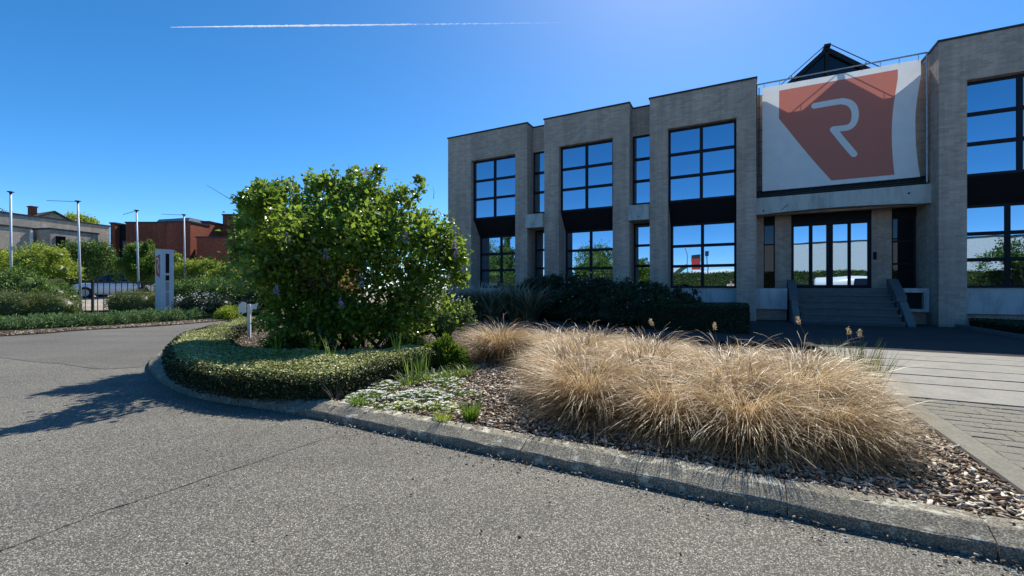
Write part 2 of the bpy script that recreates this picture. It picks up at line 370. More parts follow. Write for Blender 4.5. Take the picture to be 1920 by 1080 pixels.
def blades(n, rng, base_r=.12, L=(.55,.9), t0=(.05,.6), t1=(1.6,2.7), w=.0035, seg=6, droop=1.6, wind=(0,0), azr=None):
    az = rng.uniform(0, 2*math.pi, n); br = base_r*np.sqrt(rng.random(n)); ba = az+rng.normal(0,.5,n)
    p = np.stack([np.cos(ba)*br, np.sin(ba)*br, np.zeros(n)], 1)
    Ls = rng.uniform(L[0], L[1], n); a0 = rng.uniform(*t0, n); a1 = rng.uniform(*t1, n)*np.clip(Ls/L[1], .6, 1)
    az2 = az.copy(); pts = [p.copy()]; dirs = []
    for k in range(seg):
        t = (k+.5)/seg; th = a0+(a1-a0)*t**droop; az2 = az2+rng.normal(0,.10,n)
        d = np.stack([np.sin(th)*np.cos(az2)+wind[0]*t, np.sin(th)*np.sin(az2)+wind[1]*t, np.cos(th)], 1); d = unit(d)
        p = p+d*(Ls/seg)[:,None]; p[:,2] = np.maximum(p[:,2], .004); pts.append(p.copy()); dirs.append(d)
    dirs.append(dirs[-1])
    side = unit(np.stack([-np.sin(az), np.cos(az), rng.normal(0,.35,n)], 1))
    V = []
    for k in range(seg+1):
        ww = w*rng.uniform(.9,1.1)*(1-.85*(k/seg)**2)*.5
        V += [pts[k]-side*ww, pts[k]+side*ww]
    V = np.stack(V, 1)                      # n, 2(seg+1), 3
    m = 2*(seg+1); b = np.arange(n)[:,None]*m
    q = np.concatenate([b+np.array([[2*k, 2*k+1, 2*k+3, 2*k+2]]) for k in range(seg)], 1).reshape(-1,4)
    r = np.repeat(np.clip(rng.beta(1.6,1.6,n),0,1), m)
    return V.reshape(-1,3), q, r
def join_np(parts):
    Vs, Fs, Rs, o = [], [], [], 0
    for V, Fa, r in parts: Vs.append(V); Fs.append(Fa+o); Rs.append(r); o += len(V)
    return np.concatenate(Vs), np.concatenate(Fs), np.concatenate(Rs)
def pip(P, poly):
    x, y = P[:,0], P[:,1]; ins = np.zeros(len(P), bool); n = len(poly)
    for i in range(n):
        x0, y0 = poly[i][:2]; x1, y1 = poly[(i+1)%n][:2]
        c = ((y0 > y) != (y1 > y)); ins ^= c & (x < (x1-x0)*(y-y0)/((y1-y0) if y1 != y0 else 1e-9)+x0)
    return ins
def catmull(pts, k=6, closed=False):
    P = [Vector(p) for p in pts]; out = []; n = len(P)
    rngi = range(n) if closed else range(n-1)
    for i in rngi:
        p0 = P[(i-1)%n] if closed or i > 0 else P[0]; p1 = P[i]; p2 = P[(i+1)%n]; p3 = P[(i+2)%n] if closed or i+2 < n else P[-1]
        for j in range(k):
            t = j/k; out.append(.5*((2*p1)+(p2-p0)*t+(2*p0-5*p1+4*p2-p3)*t*t+(3*p1-p0-3*p2+p3)*t**3))
    if not closed: out.append(P[-1])
    return out
def inset(poly, d):
    n = len(poly); P = [Vector((p[0],p[1])) for p in poly]; out = []
    a = sum(P[i].x*P[(i+1)%n].y-P[(i+1)%n].x*P[i].y for i in range(n)); sg = 1 if a > 0 else -1
    for i in range(n):
        t = (P[(i+1)%n]-P[i-1]).normalized(); nrm = Vector((-t.y, t.x))*sg; out.append(P[i]+nrm*d)
    return out

# ------------------------------------------------------------------ ground
def sheet(name, poly, z, mat, kind='structure'):
    mb = MB(); mb.add([(p[0],p[1],z) for p in poly], [tuple(range(len(poly)))]); o = mb.build(name, mat); tag(o, kind=kind)
    me = o.data
    if me.polygons[0].normal.z < 0: me.flip_normals()
    return o
M['grass'] = plain('distant_grass', (.06,.09,.025), .95, 0, .1, .4, .3)
sheet('ground', [(-1500,-1500),(1500,-1500),(1500,1500),(-1500,1500)], -.03, M['grass'])
sheet('asphalt_road', [(-60,-7.5),(60,-60),(60,20),(20,40),(-9,40),(-9,19),(-60,19)], 0, M['asphalt'])
rb = [G(-150,655),G(0,671),G(60,679),G(107,682),G(169,691),G(200,693),G(262,689),G(300,678)]
sheet('worn_asphalt_lane', [(p.x,p.y) for p in rb]+[(-3,7),(-3,16),(-4,24),(-10,22),(-10,15),(-14,11),(-26,4)], .004, M['asphalt2'])
# crack across the asphalt: a thin jagged open joint
cp = catmull([G(-60,1058),G(0,1035),G(60,1012),G(130,985),G(190,961),G(260,940),G(330,917),G(400,893),G(460,874),G(530,850),G(590,830),G(640,815)], 7)
mb = MB(); vs = []
for i, p in enumerate(cp):
    j = R.gauss(0,.006); w = R.uniform(.003,.0075)*(1 if i < len(cp)-8 else .5)
    vs += [(p.x+j, p.y+j-w, .003), (p.x+j, p.y+j+w, .003)]
mb.add(vs, [(2*i,2*i+2,2*i+3,2*i+1) for i in range(len(cp)-1)])
tag(mb.build('asphalt_crack', plain('crack_dark', (.015,.014,.012), .95)), kind='structure')

# island outline (outer kerb line), world xy
isl_world = [UN(6.6,2.44), UN(-3.0,2.44), Vector((-2.33,3.93,0)), Vector((-2.83,4.11,0)), Vector((-3.32,4.38,0)), Vector((-4.0,4.9,0)),
             Vector((-4.68,5.55,0)), Vector((-5.25,6.2,0)), Vector((-6.1,7.6,0)), Vector((-6.95,9.8,0)), Vector((-7.5,11.6,0)), Vector((-7.3,13.2,0)), Vector((-6.2,14.0,0))]
kl = [isl_world[0]]+[UN(u,2.44) for u in np.arange(6.0,-3.0,-.75)]
curve = catmull(isl_world[1:], 8)
KPATH = [Vector((p.x,p.y,0)) for p in curve]           # curved part, starts at UN(-3.0)
# straight part
mb = None
kerb = empty('kerb', UN(1.25,2.5), 0); tag(kerb, 'grey lichened concrete kerb curving round the planting island', 'kerb')
prof = [(0,-.05),(0,.056),(.008,.064),(.088,.104),(.10,.107),(.185,.109),(.19,.102),(.19,-.05)]
def kerb_piece(A, B, nA, nB, seed):
    rr = random.Random(seed); mb = MB(); n = len(prof); L = (B-A).length; K = max(2, int(L/.12)); vs = []
    for k in range(K+1):
        t = k/K; P = A.lerp(B, t); N_ = nA.lerp(nB, t).normalized(); e = (.004 if k in (0,K) else 0)
        for i, (a, z) in enumerate(prof):
            jz = rr.gauss(0,.0014) if i in (1,2,3,4,5) else 0; ja = rr.gauss(0,.0012) if i in (1,2,3) else 0
            q = P+N_*(a+ja+(e if i < 3 else 0)); vs.append((q.x-kerb.location.x, q.y-kerb.location.y, z+jz-e*(1 if 0 < i < 6 else 0)-kerb.location.z))
    fs = [(k*n+i, k*n+i+1, (k+1)*n+i+1, (k+1)*n+i) for k in range(K) for i in range(n-1)]
    fs += [tuple(range(n)), tuple(K*n+i for i in range(n))[::-1]]
    mb.add(vs, fs); return mb.build('kerb_stone', M['kerb'], kerb)
us = [6.6]; joint = toUN(G(1193,905))[0]; st = joint
edges = sorted([joint+i*.72 for i in range(-12,10) if -2.99 < joint+i*.72 < 6.6]+[-3.0,6.6], reverse=True)
Nn = Vector((NX,NY,0))
for i in range(len(edges)-1):
    a, b = edges[i]-.002, edges[i+1]+.002
    if a-b > .1: kerb_piece(UN(a,2.44+R.gauss(0,.002)), UN(b,2.44+R.gauss(0,.002)), Nn, Nn, i)
def nrm_at(i):
    t = (KPATH[min(i+1,len(KPATH)-1)]-KPATH[max(i-1,0)]).normalized(); return Vector((t.y,-t.x,0))
for i in range(0, len(KPATH)-3, 3):
    kerb_piece(KPATH[i].lerp(KPATH[i+1],.01), KPATH[i+1], nrm_at(i), nrm_at(i+1), 100+i) if False else None
acc = 0; i0 = 0
for i in range(1, len(KPATH)):
    acc += (KPATH[i]-KPATH[i-1]).length
    if acc > .55 or i == len(KPATH)-1:
        A, B = KPATH[i0], KPATH[i]; d = (B-A).normalized()*.003
        kerb_piece(A+d, B-d, nrm_at(i0), nrm_at(i), 200+i); acc = 0; i0 = i

# planting island soil
isl = [UN(1.25,2.60), UN(-3.0,2.60)]+[KPATH[i]+nrm_at(i)*.17 for i in range(1, len(KPATH), 2)]+[UN(-9,8.7), UN(1.25,8.5)]
ISL = [(p.x,p.y) for p in isl]
sheet('planting_bed', ISL, .066, M['soil'])
eb = MB(); 
for k in range(6):
    n0 = 2.63+k*.98; eb.prism([tuple(UN(1.25,n0))[:2], tuple(UN(1.275,n0))[:2], tuple(UN(1.275,n0+.975))[:2], tuple(UN(1.25,n0+.975))[:2]], 0, .088)
tag(eb.build('bed_edging', plain('dark_edging', (.03,.026,.022), .9)), 'thin dark edging strip between bark mulch and the paving', 'edging')
# forecourt
def unpoly(c): return [tuple(UN(a,b))[:2] for a, b in c]
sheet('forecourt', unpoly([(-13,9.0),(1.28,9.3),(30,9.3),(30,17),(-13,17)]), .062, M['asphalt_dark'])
# right paving
pav = empty('paving', UN(1.3,2.64), TH); tag(pav, kind='structure')
def pv(name, mb, mat): return mb.build(name, mat, pav)
M['paver'] = concrete('worn_block_paver', (.225,.215,.175), .8, False)
M['sand'] = plain('sanded_joint', (.24,.22,.175), .95, 0, .1, .3, 9, .5, 120)
M['slab'] = concrete('worn_concrete_slab', (.31,.30,.262), .55, False)
M['dark'] = plain('dark_gap', (.02,.02,.02), .9)
O0 = (1.28, 2.64)
mb = MB(); mb.box(0, 5.5, 0, 5.55, -.02, .053); pv('sand_bed', mb, plain('dark_joint_sand', (.09,.085,.07), .95, 0, .1, .3, 9))
mb = MB(); mb.add([(0,0,.047),(5.3,0,.047),(5.3,.0,.064),(0,0,.064)],[(0,1,2,3)])
mb = MB(); mb.hexa([(0,0,.02),(.16,0,.02),(.16,2.75,.02),(0,2.75,.02),(0,0,.063),(.16,0,.063),(.16,2.75,.063),(0,2.75,.063)]); pv('edge_strip', mb, M['paver'])
mb = MB(); mb.box(0, 9, 2.755, 3.50, .02, .064); pv('smooth_apron', mb, M['slab'])
pvar = []
for k in range(5):
    b = MB(); w, h = .217, .145; e = .006; j = lambda: R.gauss(0,.0012)
    b.add([(0,0,-.03),(w,0,-.03),(w,h,-.03),(0,h,-.03),(0,0,-.005),(w,0,-.005),(w,h,-.005),(0,h,-.005),(e+j(),e+j(),j()),(w-e+j(),e+j(),j()),(w-e+j(),h-e+j(),j()),(e+j(),h-e+j(),j())],
          [(0,1,5,4),(1,2,6,5),(2,3,7,6),(3,0,4,7),(4,5,9,8),(5,6,10,9),(6,7,11,10),(7,4,8,11),(8,9,10,11)])
    me = b.mesh('paver'); me.materials.append(M['paver']); pvar.append(me)
cells = []
row = 0; y = .004
while y+.15 < 2.75:
    x = .165
    if row % 2: cells.append((x-1000, y)); x += .111
    while x < 4.3:
        if x >= .16: cells.append((x, y))
        x += .222
    y += .15; row += 1
def pdist(c): p = UN(O0[0]+c[0], O0[1]+c[1]); return p.length
cells = [(c[0], c[1]) for c in cells]; cells.sort(key=lambda c: pdist((c[0]+1000, c[1]) if c[0] < -500 else c))
for i, (x, y) in enumerate(cells[:290]):
    hf = x < -500; x += 1000 if hf else 0
    o = link('paver', pvar[i % 5], None, pav, (x, y, .062+R.gauss(0,.0007))); o.scale = (.49 if hf else 1, 1, 1); o.rotation_euler = (R.gauss(0,.0022), R.gauss(0,.0022), R.gauss(0,.004))
mb = MB()
for (x, y) in cells[290:]:
    if x < -500: mb.box(x+1000.002, x+1000.107, y+.002, y+.143, .03, .062); continue
    z = .062+R.gauss(0,.0016); mb.box(x+.002, x+.217, y+.002, y+.143, .03, z)
pv('paver_field', mb, M['paver'])['kind'] = 'stuff'
ns = [3.53, 4.12, 4.76, 5.50, 6.06]
gaps = [.04, .065, .045, .04, .02]
for k in range(5):
    n0 = ns[k]+gaps[k]/2; n1 = (ns[k+1]-gaps[k+1]/2) if k < 4 else 6.6
    if n1-n0 < .1: continue
    x = 0
    while x < 9:
        b = MB(); b.box(x+.003, x+2.4-.003, n0, n1, -.02, .064+R.gauss(0,.0006)); pv('long_slab', b, M['slab']); x += 2.4
mb = MB(); mb.box(0, 9, 3.50, 6.61, -.03, .012); pv('joint_gap', mb, M['dark'])
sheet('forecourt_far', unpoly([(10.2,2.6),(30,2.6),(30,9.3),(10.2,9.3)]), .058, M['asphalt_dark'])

# mulch chips
rng = np.random.default_rng(5)
def chip_arrays(P, rng, zb, smin=.015, smax=.055):
    n = len(P); L = rng.gamma(3.0, .0075, n)+smin; L = np.minimum(L, smax); Wd = L*rng.uniform(.2,.5,n); T = rng.uniform(.002,.007,n)
    a = rng.uniform(0,2*math.pi,n); tl = rng.normal(0,.28,n); tr = rng.normal(0,.4,n)
    dx = np.stack([np.cos(a)*np.cos(tl), np.sin(a)*np.cos(tl), np.sin(tl)],1); up = unit(np.stack([rng.normal(0,.3,n), rng.normal(0,.3,n), np.ones(n)],1))
    dy = unit(np.cross(up, dx)); dz = np.cross(dx, dy)
    C = np.stack([P[:,0], P[:,1], zb+rng.uniform(.002,.022,n)],1); V = []
    for (i,j,k) in ((-1,-1,0),(1,-1,0),(1,1,0),(-1,1,0),(-1,-1,1),(1,-1,1),(1,1,1),(-1,1,1)):
        tp = rng.uniform(.45,1,n)
        V.append(C+dx*(i*L*.5*rng.uniform(.8,1,n))[:,None]+dy*(j*Wd*.5*tp)[:,None]+dz*(k*T)[:,None])
    V = np.stack(V,1).reshape(-1,3); b = np.arange(n)[:,None]*8
    q = np.concatenate([b+np.array([x]) for x in ([4,5,6,7],[0,1,5,4],[1,2,6,5],[2,3,7,6],[3,0,4,7])],1).reshape(-1,4)
    return V, q, np.repeat(rng.beta(.8,1.15,n), 8)
def scatter_un(u0,u1,n0,n1,N):
    u = rng.uniform(u0,u1,N); n = rng.uniform(n0,n1,N); return np.stack([u*UX+n*NX, u*UY+n*NY],1)
P = np.concatenate([scatter_un(-4.2,1.25,2.6,5.2,26000), scatter_un(-.6,1.25,2.6,4.6,9000), scatter_un(-12,1.25,4.5,8.4,9000)])
P = P[pip(P, isl)]
V, q, r = chip_arrays(P, rng, .066)
mul = link('bark_mulch', np_mesh('bark_mulch', V, q, r), M['chip']); tag(mul, 'pale and dark bark chips covering the planting bed soil', 'mulch', kind='stuff')
# the nearest big chips are pieces of their own
bed_parts = empty('mulch_pieces', UN(1.0,3.0,.066), 0, 'larger splintered bark chips lying on the mulch near the kerb', 'bark chips')
cvar = []
for k in range(8):
    Vc, qc, rc = chip_arrays(np.array([[0.,0.]]), rng, .002, .05, .085); me = np_mesh('bark_chip', Vc, qc, np.full(8, k/8*.5)); me.materials.append(M['chip']); cvar.append(me)
cnt = 0
while cnt < 260:
    u = R.uniform(-.2,1.22) if cnt < 190 else R.uniform(-3.4,-.9); n = R.uniform(2.66,3.9 if cnt < 190 else 3.2)
    if u < .6 and n > 2.9 and u > -.9: continue
    p = UN(u,n,.068+R.uniform(.006,.016))-bed_parts.location; o = link('bark_chip', R.choice(cvar), None, bed_parts, p); o.rotation_euler = (R.gauss(0,.2), R.gauss(0,.2), R.uniform(0,6.28)); o.scale = (R.uniform(.5,.95),)*3; cnt += 1

Pg = np.concatenate([scatter_un(-3.0,3.2,2.22,2.435,420), scatter_un(-3.0,3.2,2.37,2.437,700), scatter_un(-5,3,.9,2.4,160)])
kk = rng.random(len(Pg)) < .55; V, q, r = chip_arrays(Pg[kk], rng, -.001, .004, .016)
tag(link('kerb_grit', np_mesh('kerb_grit', V, q, r), M['chip']), 'fine grit and plant litter gathered on the asphalt along the kerb', 'grit', kind='stuff')
Pg = scatter_un(-3.2,1.6,2.56,2.625,90); V, q, r = chip_arrays(Pg, rng, .106, .008, .022)
tag(link('kerb_litter', np_mesh('kerb_litter', V, q, r), M['chip']), 'small chips and straw bits lying on top of the kerb', 'litter', kind='stuff')
# ------------------------------------------------------------------ main building
NF = 15.46
B = empty('office_building', UN(0,NF,0), TH, 'two storey grey brown brick office with black framed mirror windows and banner', 'building')
def bp(name, mb, mat, parent=None, **kw): return mb.build(name, mat, parent or B, **kw)
TOP = 7.68
def window(u0,u1,z0,z1,y,cols,rows,mw=.10,tw=.10,of=.07,name='window',hs=None,glassm='glass'):
    w = MB(); d = .09
    w.box(u0,u0+of,y,y+d,z0,z1); w.box(u1-of,u1,y,y+d,z0,z1); w.box(u0+of,u1-of,y,y+d,z0,z0+of); w.box(u0+of,u1-of,y,y+d,z1-of,z1)
    xs = [u0+of+(u1-u0-2*of)*c/cols for c in range(cols+1)]; zs = [z0+of+(z1-z0-2*of)*k/rows for k in range(rows+1)]
    if hs: zs = [z0+of]+hs+[z1-of]
    for x in xs[1:-1]: w.box(x-mw/2,x+mw/2,y-.006,y+d,z0+of,z1-of)
    for i in range(cols):
        a = xs[i]+(mw/2 if i else 0); b = xs[i+1]-(mw/2 if i < cols-1 else 0)
        for z in zs[1:-1]: w.box(a,b,y,y+d,z-tw/2,z+tw/2)
    fr = bp(name, w, M['frame'])
    for i in range(cols):
        a = xs[i]+(mw/2 if i else 0); b = xs[i+1]-(mw/2 if i < cols-1 else 0)
        for k in range(len(zs)-1):
            c0 = zs[k]+(tw/2 if k else 0); c1 = zs[k+1]-(tw/2 if k < len(zs)-2 else 0)
            cx, cz = (a+b)/2, (c0+c1)/2; p = MB(); hx, hz = (b-a)/2+.004, (c1-c0)/2+.004
            p.box(-hx,hx,0,.012,-hz,hz); o = p.build('pane', M[glassm], fr); o.location = (cx, y+.03, cz); o.rotation_euler = (R.gauss(0,.0016), 0, R.gauss(0,.0016))
    return fr
def section(u0,u1,w0,w1):
    m_ = MB(); D = 1.3
    m_.box(u0,w0,0,D,0,TOP); m_.box(w1,u1,0,D,0,TOP); m_.box(w0,w1,0,D,6.55,TOP)
    bp('brick_wall', m_, M['brick'])
    c = MB(); c.box(u0-.03,u1+.03,-.035,D,TOP,TOP+.05); bp('coping', c, M['coping'])
    window(w0,w1,4.05,6.55,.2,2,3)
    s_ = MB(); s_.hexa([(w0,.20,4.05),(w0,.74,3.36),(w0,1.2,3.36),(w0,1.2,4.05),(w1,.20,4.05),(w1,.74,3.36),(w1,1.2,3.36),(w1,1.2,4.05)])
    bp('spandrel_panel', s_, M['black'])
    window(w0,w1,1.1,3.36,.75,2,3,hs=[1.1+.07+.70,1.1+.07+1.41])
    p = MB(); p.box(w0,w1,.62,1.2,.4,1.09); p.box(w0,w1,.58,.75,1.09,1.099); bp('plinth_panel', p, M['plinth'])
    q_ = MB(); q_.box(w0,w1,.75,1.2,0,.4); bp('base_wall', q_, M['brick'])
def narrow(u0,u1):
    m_ = MB(); m_.box(u0,u1,.53,1.3,6.66,TOP-.02); bp('brick_wall', m_, M['brick']); m_ = MB(); m_.box(u0,u1,.58,1.3,4.02,4.16); bp('window_sill', m_, M['frame'])
    c = MB(); c.box(u0+.03,u1-.03,.5,1.3,TOP-.02,TOP+.03); bp('coping', c, M['coping'])
    window(u0,u1,4.16,6.66,.6,1,3,of=.05)
    b = MB(); b.box(u0-.02,u1-.003,-.16,1.0,3.48,4.01); o = bp('concrete_box', b, M['conc'])
    h = MB(); h.tube([((u0+u1)/2,-.165,3.6),((u0+u1)/2,-.158,3.6)], .022, 8); h.build('drain_hole', M['dark'], o)
    window(u0,u1,1.1,3.48,.78,1,3,of=.05,tw=.09)
    p = MB(); p.box(u0,u1,.66,1.2,0,1.09); bp('plinth_panel', p, M['plinth'])
section(-11.25,-7.38,-10.05,-7.92); narrow(-7.38,-6.64); section(-6.64,-3.35,-6.03,-3.945); narrow(-3.35,-2.65)
section(-2.65,.58,-2.056,.03); section(4.83,8.09,5.38,7.48); narrow(8.09,8.8); section(8.8,12.1,9.4,11.5)
for bx_ in ((-11.25,-11.0,1.3,14,0,TOP-.02),(-11.0,12.1,13.7,14,0,TOP-.3),(11.85,12.1,1.3,13.7,0,TOP-.02),(.33,.58,1.3,13.7,0,TOP-.02),(4.83,5.08,1.3,13.7,0,TOP-.02)): mb = MB(); mb.box(*bx_); bp('brick_wall', mb, M['brick'])
mb = MB(); mb.box(-11.0,.33,1.3,13.7,7.2,7.35); mb.box(5.08,11.85,1.3,13.7,7.2,7.35); mb.box(.58,4.83,.9,13.7,6.6,6.75); bp('roof', mb, M['coping'])
mb = MB(); mb.box(-11.28,-10.97,1.3,14.03,TOP-.02,TOP+.03); mb.box(.30,.61,1.302,13.7,TOP-.02,TOP+.03); mb.box(4.80,5.11,1.302,13.7,TOP-.02,TOP+.03); bp('coping', mb, M['coping'])
# entrance bay: back wall behind banner with raised shoulders
sh = MB(); sh.prismy([(.58,3.48),(4.83,3.48),(4.83,7.55),(4.55,7.5),(3.95,6.98),(1.45,6.98),(.85,7.45),(.58,7.5)], .86, 1.1); bp('brick_wall', sh, M['brick'])
# canopy beam, slightly arched underside
cb = MB(); K = 16; top = []; bot = []
for k in range(K+1):
    t = k/K; u = .585+t*(4.825-.585); lip = .06*math.sin(math.pi*t)**1 if .12 < t < .88 else 0; top.append((u,4.0)); bot.append((u,3.47+lip))
cb.prismy(top[::-1]+bot, .47, .75); bm_ = bp('canopy_beam', cb, M['conc'])
for (u,z) in ((.8,3.58),(4.35,3.78)):
    h = MB(); h.tube([(u,.462,z),(u,.474,z)], .028, 8); h.build('drain_hole', M['dark'], bm_)
h = MB(); h.tube([(1.28,.468,3.56),(1.45,.455,3.72)], .008, 5); h.build('bracket', M['dark'], bm_)
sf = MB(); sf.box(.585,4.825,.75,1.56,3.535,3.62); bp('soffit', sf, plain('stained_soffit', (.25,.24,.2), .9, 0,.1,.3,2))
# recessed entrance wall at y=1.56
Y0 = 1.56
for (a,b) in ((.58,.86),(1.19,1.655),(3.765,4.25)): w = MB(); w.box(a,b,Y0,Y0+.3,1.1,3.62); bp('brick_pier', w, M['brick'])
w = MB(); w.box(.58,.62,.75,Y0-.002,1.1,3.53); bp('brick_wall', w, M['brick'])
w = MB(); w.box(1.655,3.765,Y0+.02,Y0+.2,3.27,3.62); w.box(.86,1.19,Y0+.02,Y0+.2,3.27,3.62); w.box(4.25,4.83,Y0+.02,Y0+.2,3.27,3.62); bp('transom_panel', w, M['black'])
window(.86,1.19,1.1,3.27,Y0+.08,1,1,name='window',of=.03,tw=.05,glassm='glass_dark')
window(4.25,4.83,1.1,3.27,Y0+.08,1,3,name='window',of=.05,tw=.06,glassm='glass_dark')
# four glazed door leaves
dx = [1.655,2.20,2.71,3.225,3.765]
fr = MB(); fr.box(1.655,1.70,Y0+.04,Y0+.14,1.1,3.27); fr.box(3.72,3.765,Y0+.04,Y0+.14,1.1,3.27); fr.box(1.70,3.72,Y0+.04,Y0+.14,3.22,3.27); bp('door_frame', fr, M['frame'])
for k in range(4):
    a = dx[k]+(.045 if k == 0 else .003); b = dx[k+1]-(.045 if k == 3 else .003); st = .035 if k in (0,3) else .05; sl = .04
    L_ = st if k != 2 else .085; R_ = .085 if k == 1 else .045
    d = MB(); d.box(a,a+L_,Y0+.06,Y0+.12,1.11,3.22); d.box(b-R_,b,Y0+.06,Y0+.12,1.11,3.22); d.box(a+L_,b-R_,Y0+.06,Y0+.12,1.11,1.2); d.box(a+L_,b-R_,Y0+.06,Y0+.12,3.15,3.22)
    do = bp('door', d, M['frame']); p = MB(); p.box(a+L_-.003,b-R_+.003,Y0+.085,Y0+.095,1.19,3.16); p.build('pane', M['glass'], do)
    if k in (1,2):
        x = b-.05 if k == 1 else a+.05; h = MB(); h.tube([(x,Y0-.0,1.85),(x,Y0-.0,2.5)], .014, 8); h.tube([(x,Y0,1.9),(x,Y0+.06,1.9)],.008,6); h.tube([(x,Y0,2.45),(x,Y0+.06,2.45)],.008,6); h.build('handle', M['rail'], do)
w = MB(); w.box(.62,4.82,Y0+.25,Y0+.4,0,4.0); bp('backing_wall', w, M['black'])
# landing, steps
lf = MB(); lf.box(1.72,4.02,.94,Y0+.25,0,1.098); lf.box(.62,1.48,.90,Y0+.25,.9,1.098); lf.box(4.26,4.825,.90,Y0+.25,.9,1.098); bp('landing', lf, M['step'])
for k in range(6):
    z1 = 1.098-.183*(k+1); y1 = .94-.29*k; y0 = y1-.29
    if z1 > .02:
        for (a,b) in ((1.72-.0,2.9),(2.906,4.02)):
            t_ = MB(); t_.box(a,b,y0-.03,y1-.003,z1-.055,z1); bp('step', t_, M['step'])
        r_ = MB(); r_.box(1.72,4.02,y0+.02,y1-.003,0,z1-.056); bp('riser', r_, plain('dark_riser', (.13,.13,.13), .9) if k == 0 else bpy.data.materials['dark_riser'])
for (a,b) in ((1.49,1.715),(4.025,4.25)):
    c = MB(); c.prismx([(1.15,0.8),(1.15,1.37),(1.02,1.37),(.25,.86),(.25,.72)], a, b); bp('cheek_wall', c, M['step'])
    c = MB(); c.prismx([(1.4,0),(1.4,.79),(.40,.79),(.10,.70),(-.55,.12),(-.55,0)], a+.03, b-.03); bp('cheek_base', c, plain('dark_cheek', (.16,.155,.15), .9) if a < 2 else bpy.data.materials['dark_cheek'])
# plinths beside the steps
p = MB(); p.box(.60,1.46,.62,.90,.42,1.09); bp('plinth_panel', p, M['plinth'])
p = MB(); p.box(4.27,4.825,.62,.90,.97,1.09); p.box(4.72,4.825,.62,.90,.42,.97); p.box(4.27,4.72,.62,.90,.42,.50); bp('plinth_panel', p, M['plinth'])
p = MB(); p.box(4.27,4.72,.8,.92,.50,.97); bp('vent_opening', p, M['dark'])
for (a,b) in ((.60,1.46),(4.27,4.825)): p = MB(); p.box(a,b,.8,.95,0,.42); bp('base_wall', p, M['brick'])
# intercom and house ornament on the pier
it = MB(); it.box(3.80,3.88,Y0-.03,Y0,1.98,2.22); bp('intercom', it, M['black'])
orn = MB()
for (cx,cz,rx,rz,ph) in ((4.08,2.10,.075,.06,0),(4.12,2.10,.03,.06,.4),(4.06,2.1,.03,.05,-.4),(3.97,2.0,.05,.022,.2),(4.1,2.1,.045,.045,0)):
    orn.tube([(cx+rx*math.cos(t)+ph*rz*math.sin(t)*.3, Y0-.015, cz+rz*math.sin(t)) for t in np.linspace(0,2*math.pi,13)], .006, 5)
bp('wall_ornament', orn, plain('brass', (.5,.4,.24), .5, .2))
# hanging banner
bn = empty('banner', UN(2.7,NF+.54,4.1), TH, 'white banner with red shape and white R laced to a steel tube frame', 'banner')
def pxb(x, z): # zoom px -> local banner coordinates (u-2.7, z-4.1)
    X = 1380+x/3; Yp = 40+z/3; r_ = (X-960)/F; nn = 16.0; dep = nn/(r_*NX+NY); u = dep*(r_*UX+UY); zz = CZ+(540.5-Yp)/F*dep; return (u-2.7, zz-4.1)
TL, TR, BR, BL = pxb(148,375), pxb(1037,218), pxb(1037,875), pxb(148,958)
NXg, NZg = 48, 40; vs = []; uv = []
for j in range(NZg+1):
    t = j/NZg
    for i in range(NXg+1):
        s_ = i/NXg; xl = BL[0]+(TL[0]-BL[0])*t; xr = BR[0]+(TR[0]-BR[0])*t-.12*math.sin(math.pi*min(1,t*1.15))*(1 if t < .87 else 1)
        x = xl+(xr-xl)*s_; z0 = BL[1]+(BR[1]-BL[1])*s_; z1 = TL[1]+(TR[1]-TL[1])*s_; z = z0+(z1-z0)*t
        yy = .03*math.sin(s_*3.1+t*2)+.02*math.sin(s_*9+t*3)*s_+.012*math.sin(t*14)*s_**3
        vs.append((x, yy, z)); uv.append((BL[0]+(BR[0]+.0-BL[0])*s_, z))
mb = MB(); mb.add(vs, [(j*(NXg+1)+i, j*(NXg+1)+i+1, (j+1)*(NXg+1)+i+1, (j+1)*(NXg+1)+i) for j in range(NZg) for i in range(NXg)])
m, nt, o = newmat('printed_banner_cloth'); s = NT(nt)
at = s.n('Attribute'); at.attribute_name = 'cloth'; sp = s.n('SeparateXYZ'); s.L(at.outputs['Vector'], sp.inputs[0]); X, Z = sp.outputs[0], sp.outputs[1]
def half(a, b):    # inside mask: left of a->b
    dx_, dz_ = b[0]-a[0], b[1]-a[1]
    e = s.math('SUBTRACT', s.math('MULTIPLY', s.math('SUBTRACT', Z, a[1]), dx_), s.math('MULTIPLY', s.math('SUBTRACT', X, a[0]), dz_))
    return s.math('GREATER_THAN', e, 0)
poly = [pxb(243,390), pxb(243,545), pxb(540,896), pxb(898,862), pxb(908,275)]
mask = None
for i in range(5):
    h_ = half(poly[i], poly[(i+1)%5]); mask = h_ if mask is None else s.math('MULTIPLY', mask, h_)
Rp = [(447,475),(520,462),(600,449),(645,458),(675,485),(686,525),(680,565),(655,592),(615,600),(562,606),(678,745)]
arc_ = catmull([(a_, b_, 0) for a_, b_ in Rp[2:9]], 3); Rp = Rp[:2]+[(p_.x, p_.y) for p_ in arc_]+Rp[9:]; Rp = [pxb(*p) for p in Rp]; dmin = None
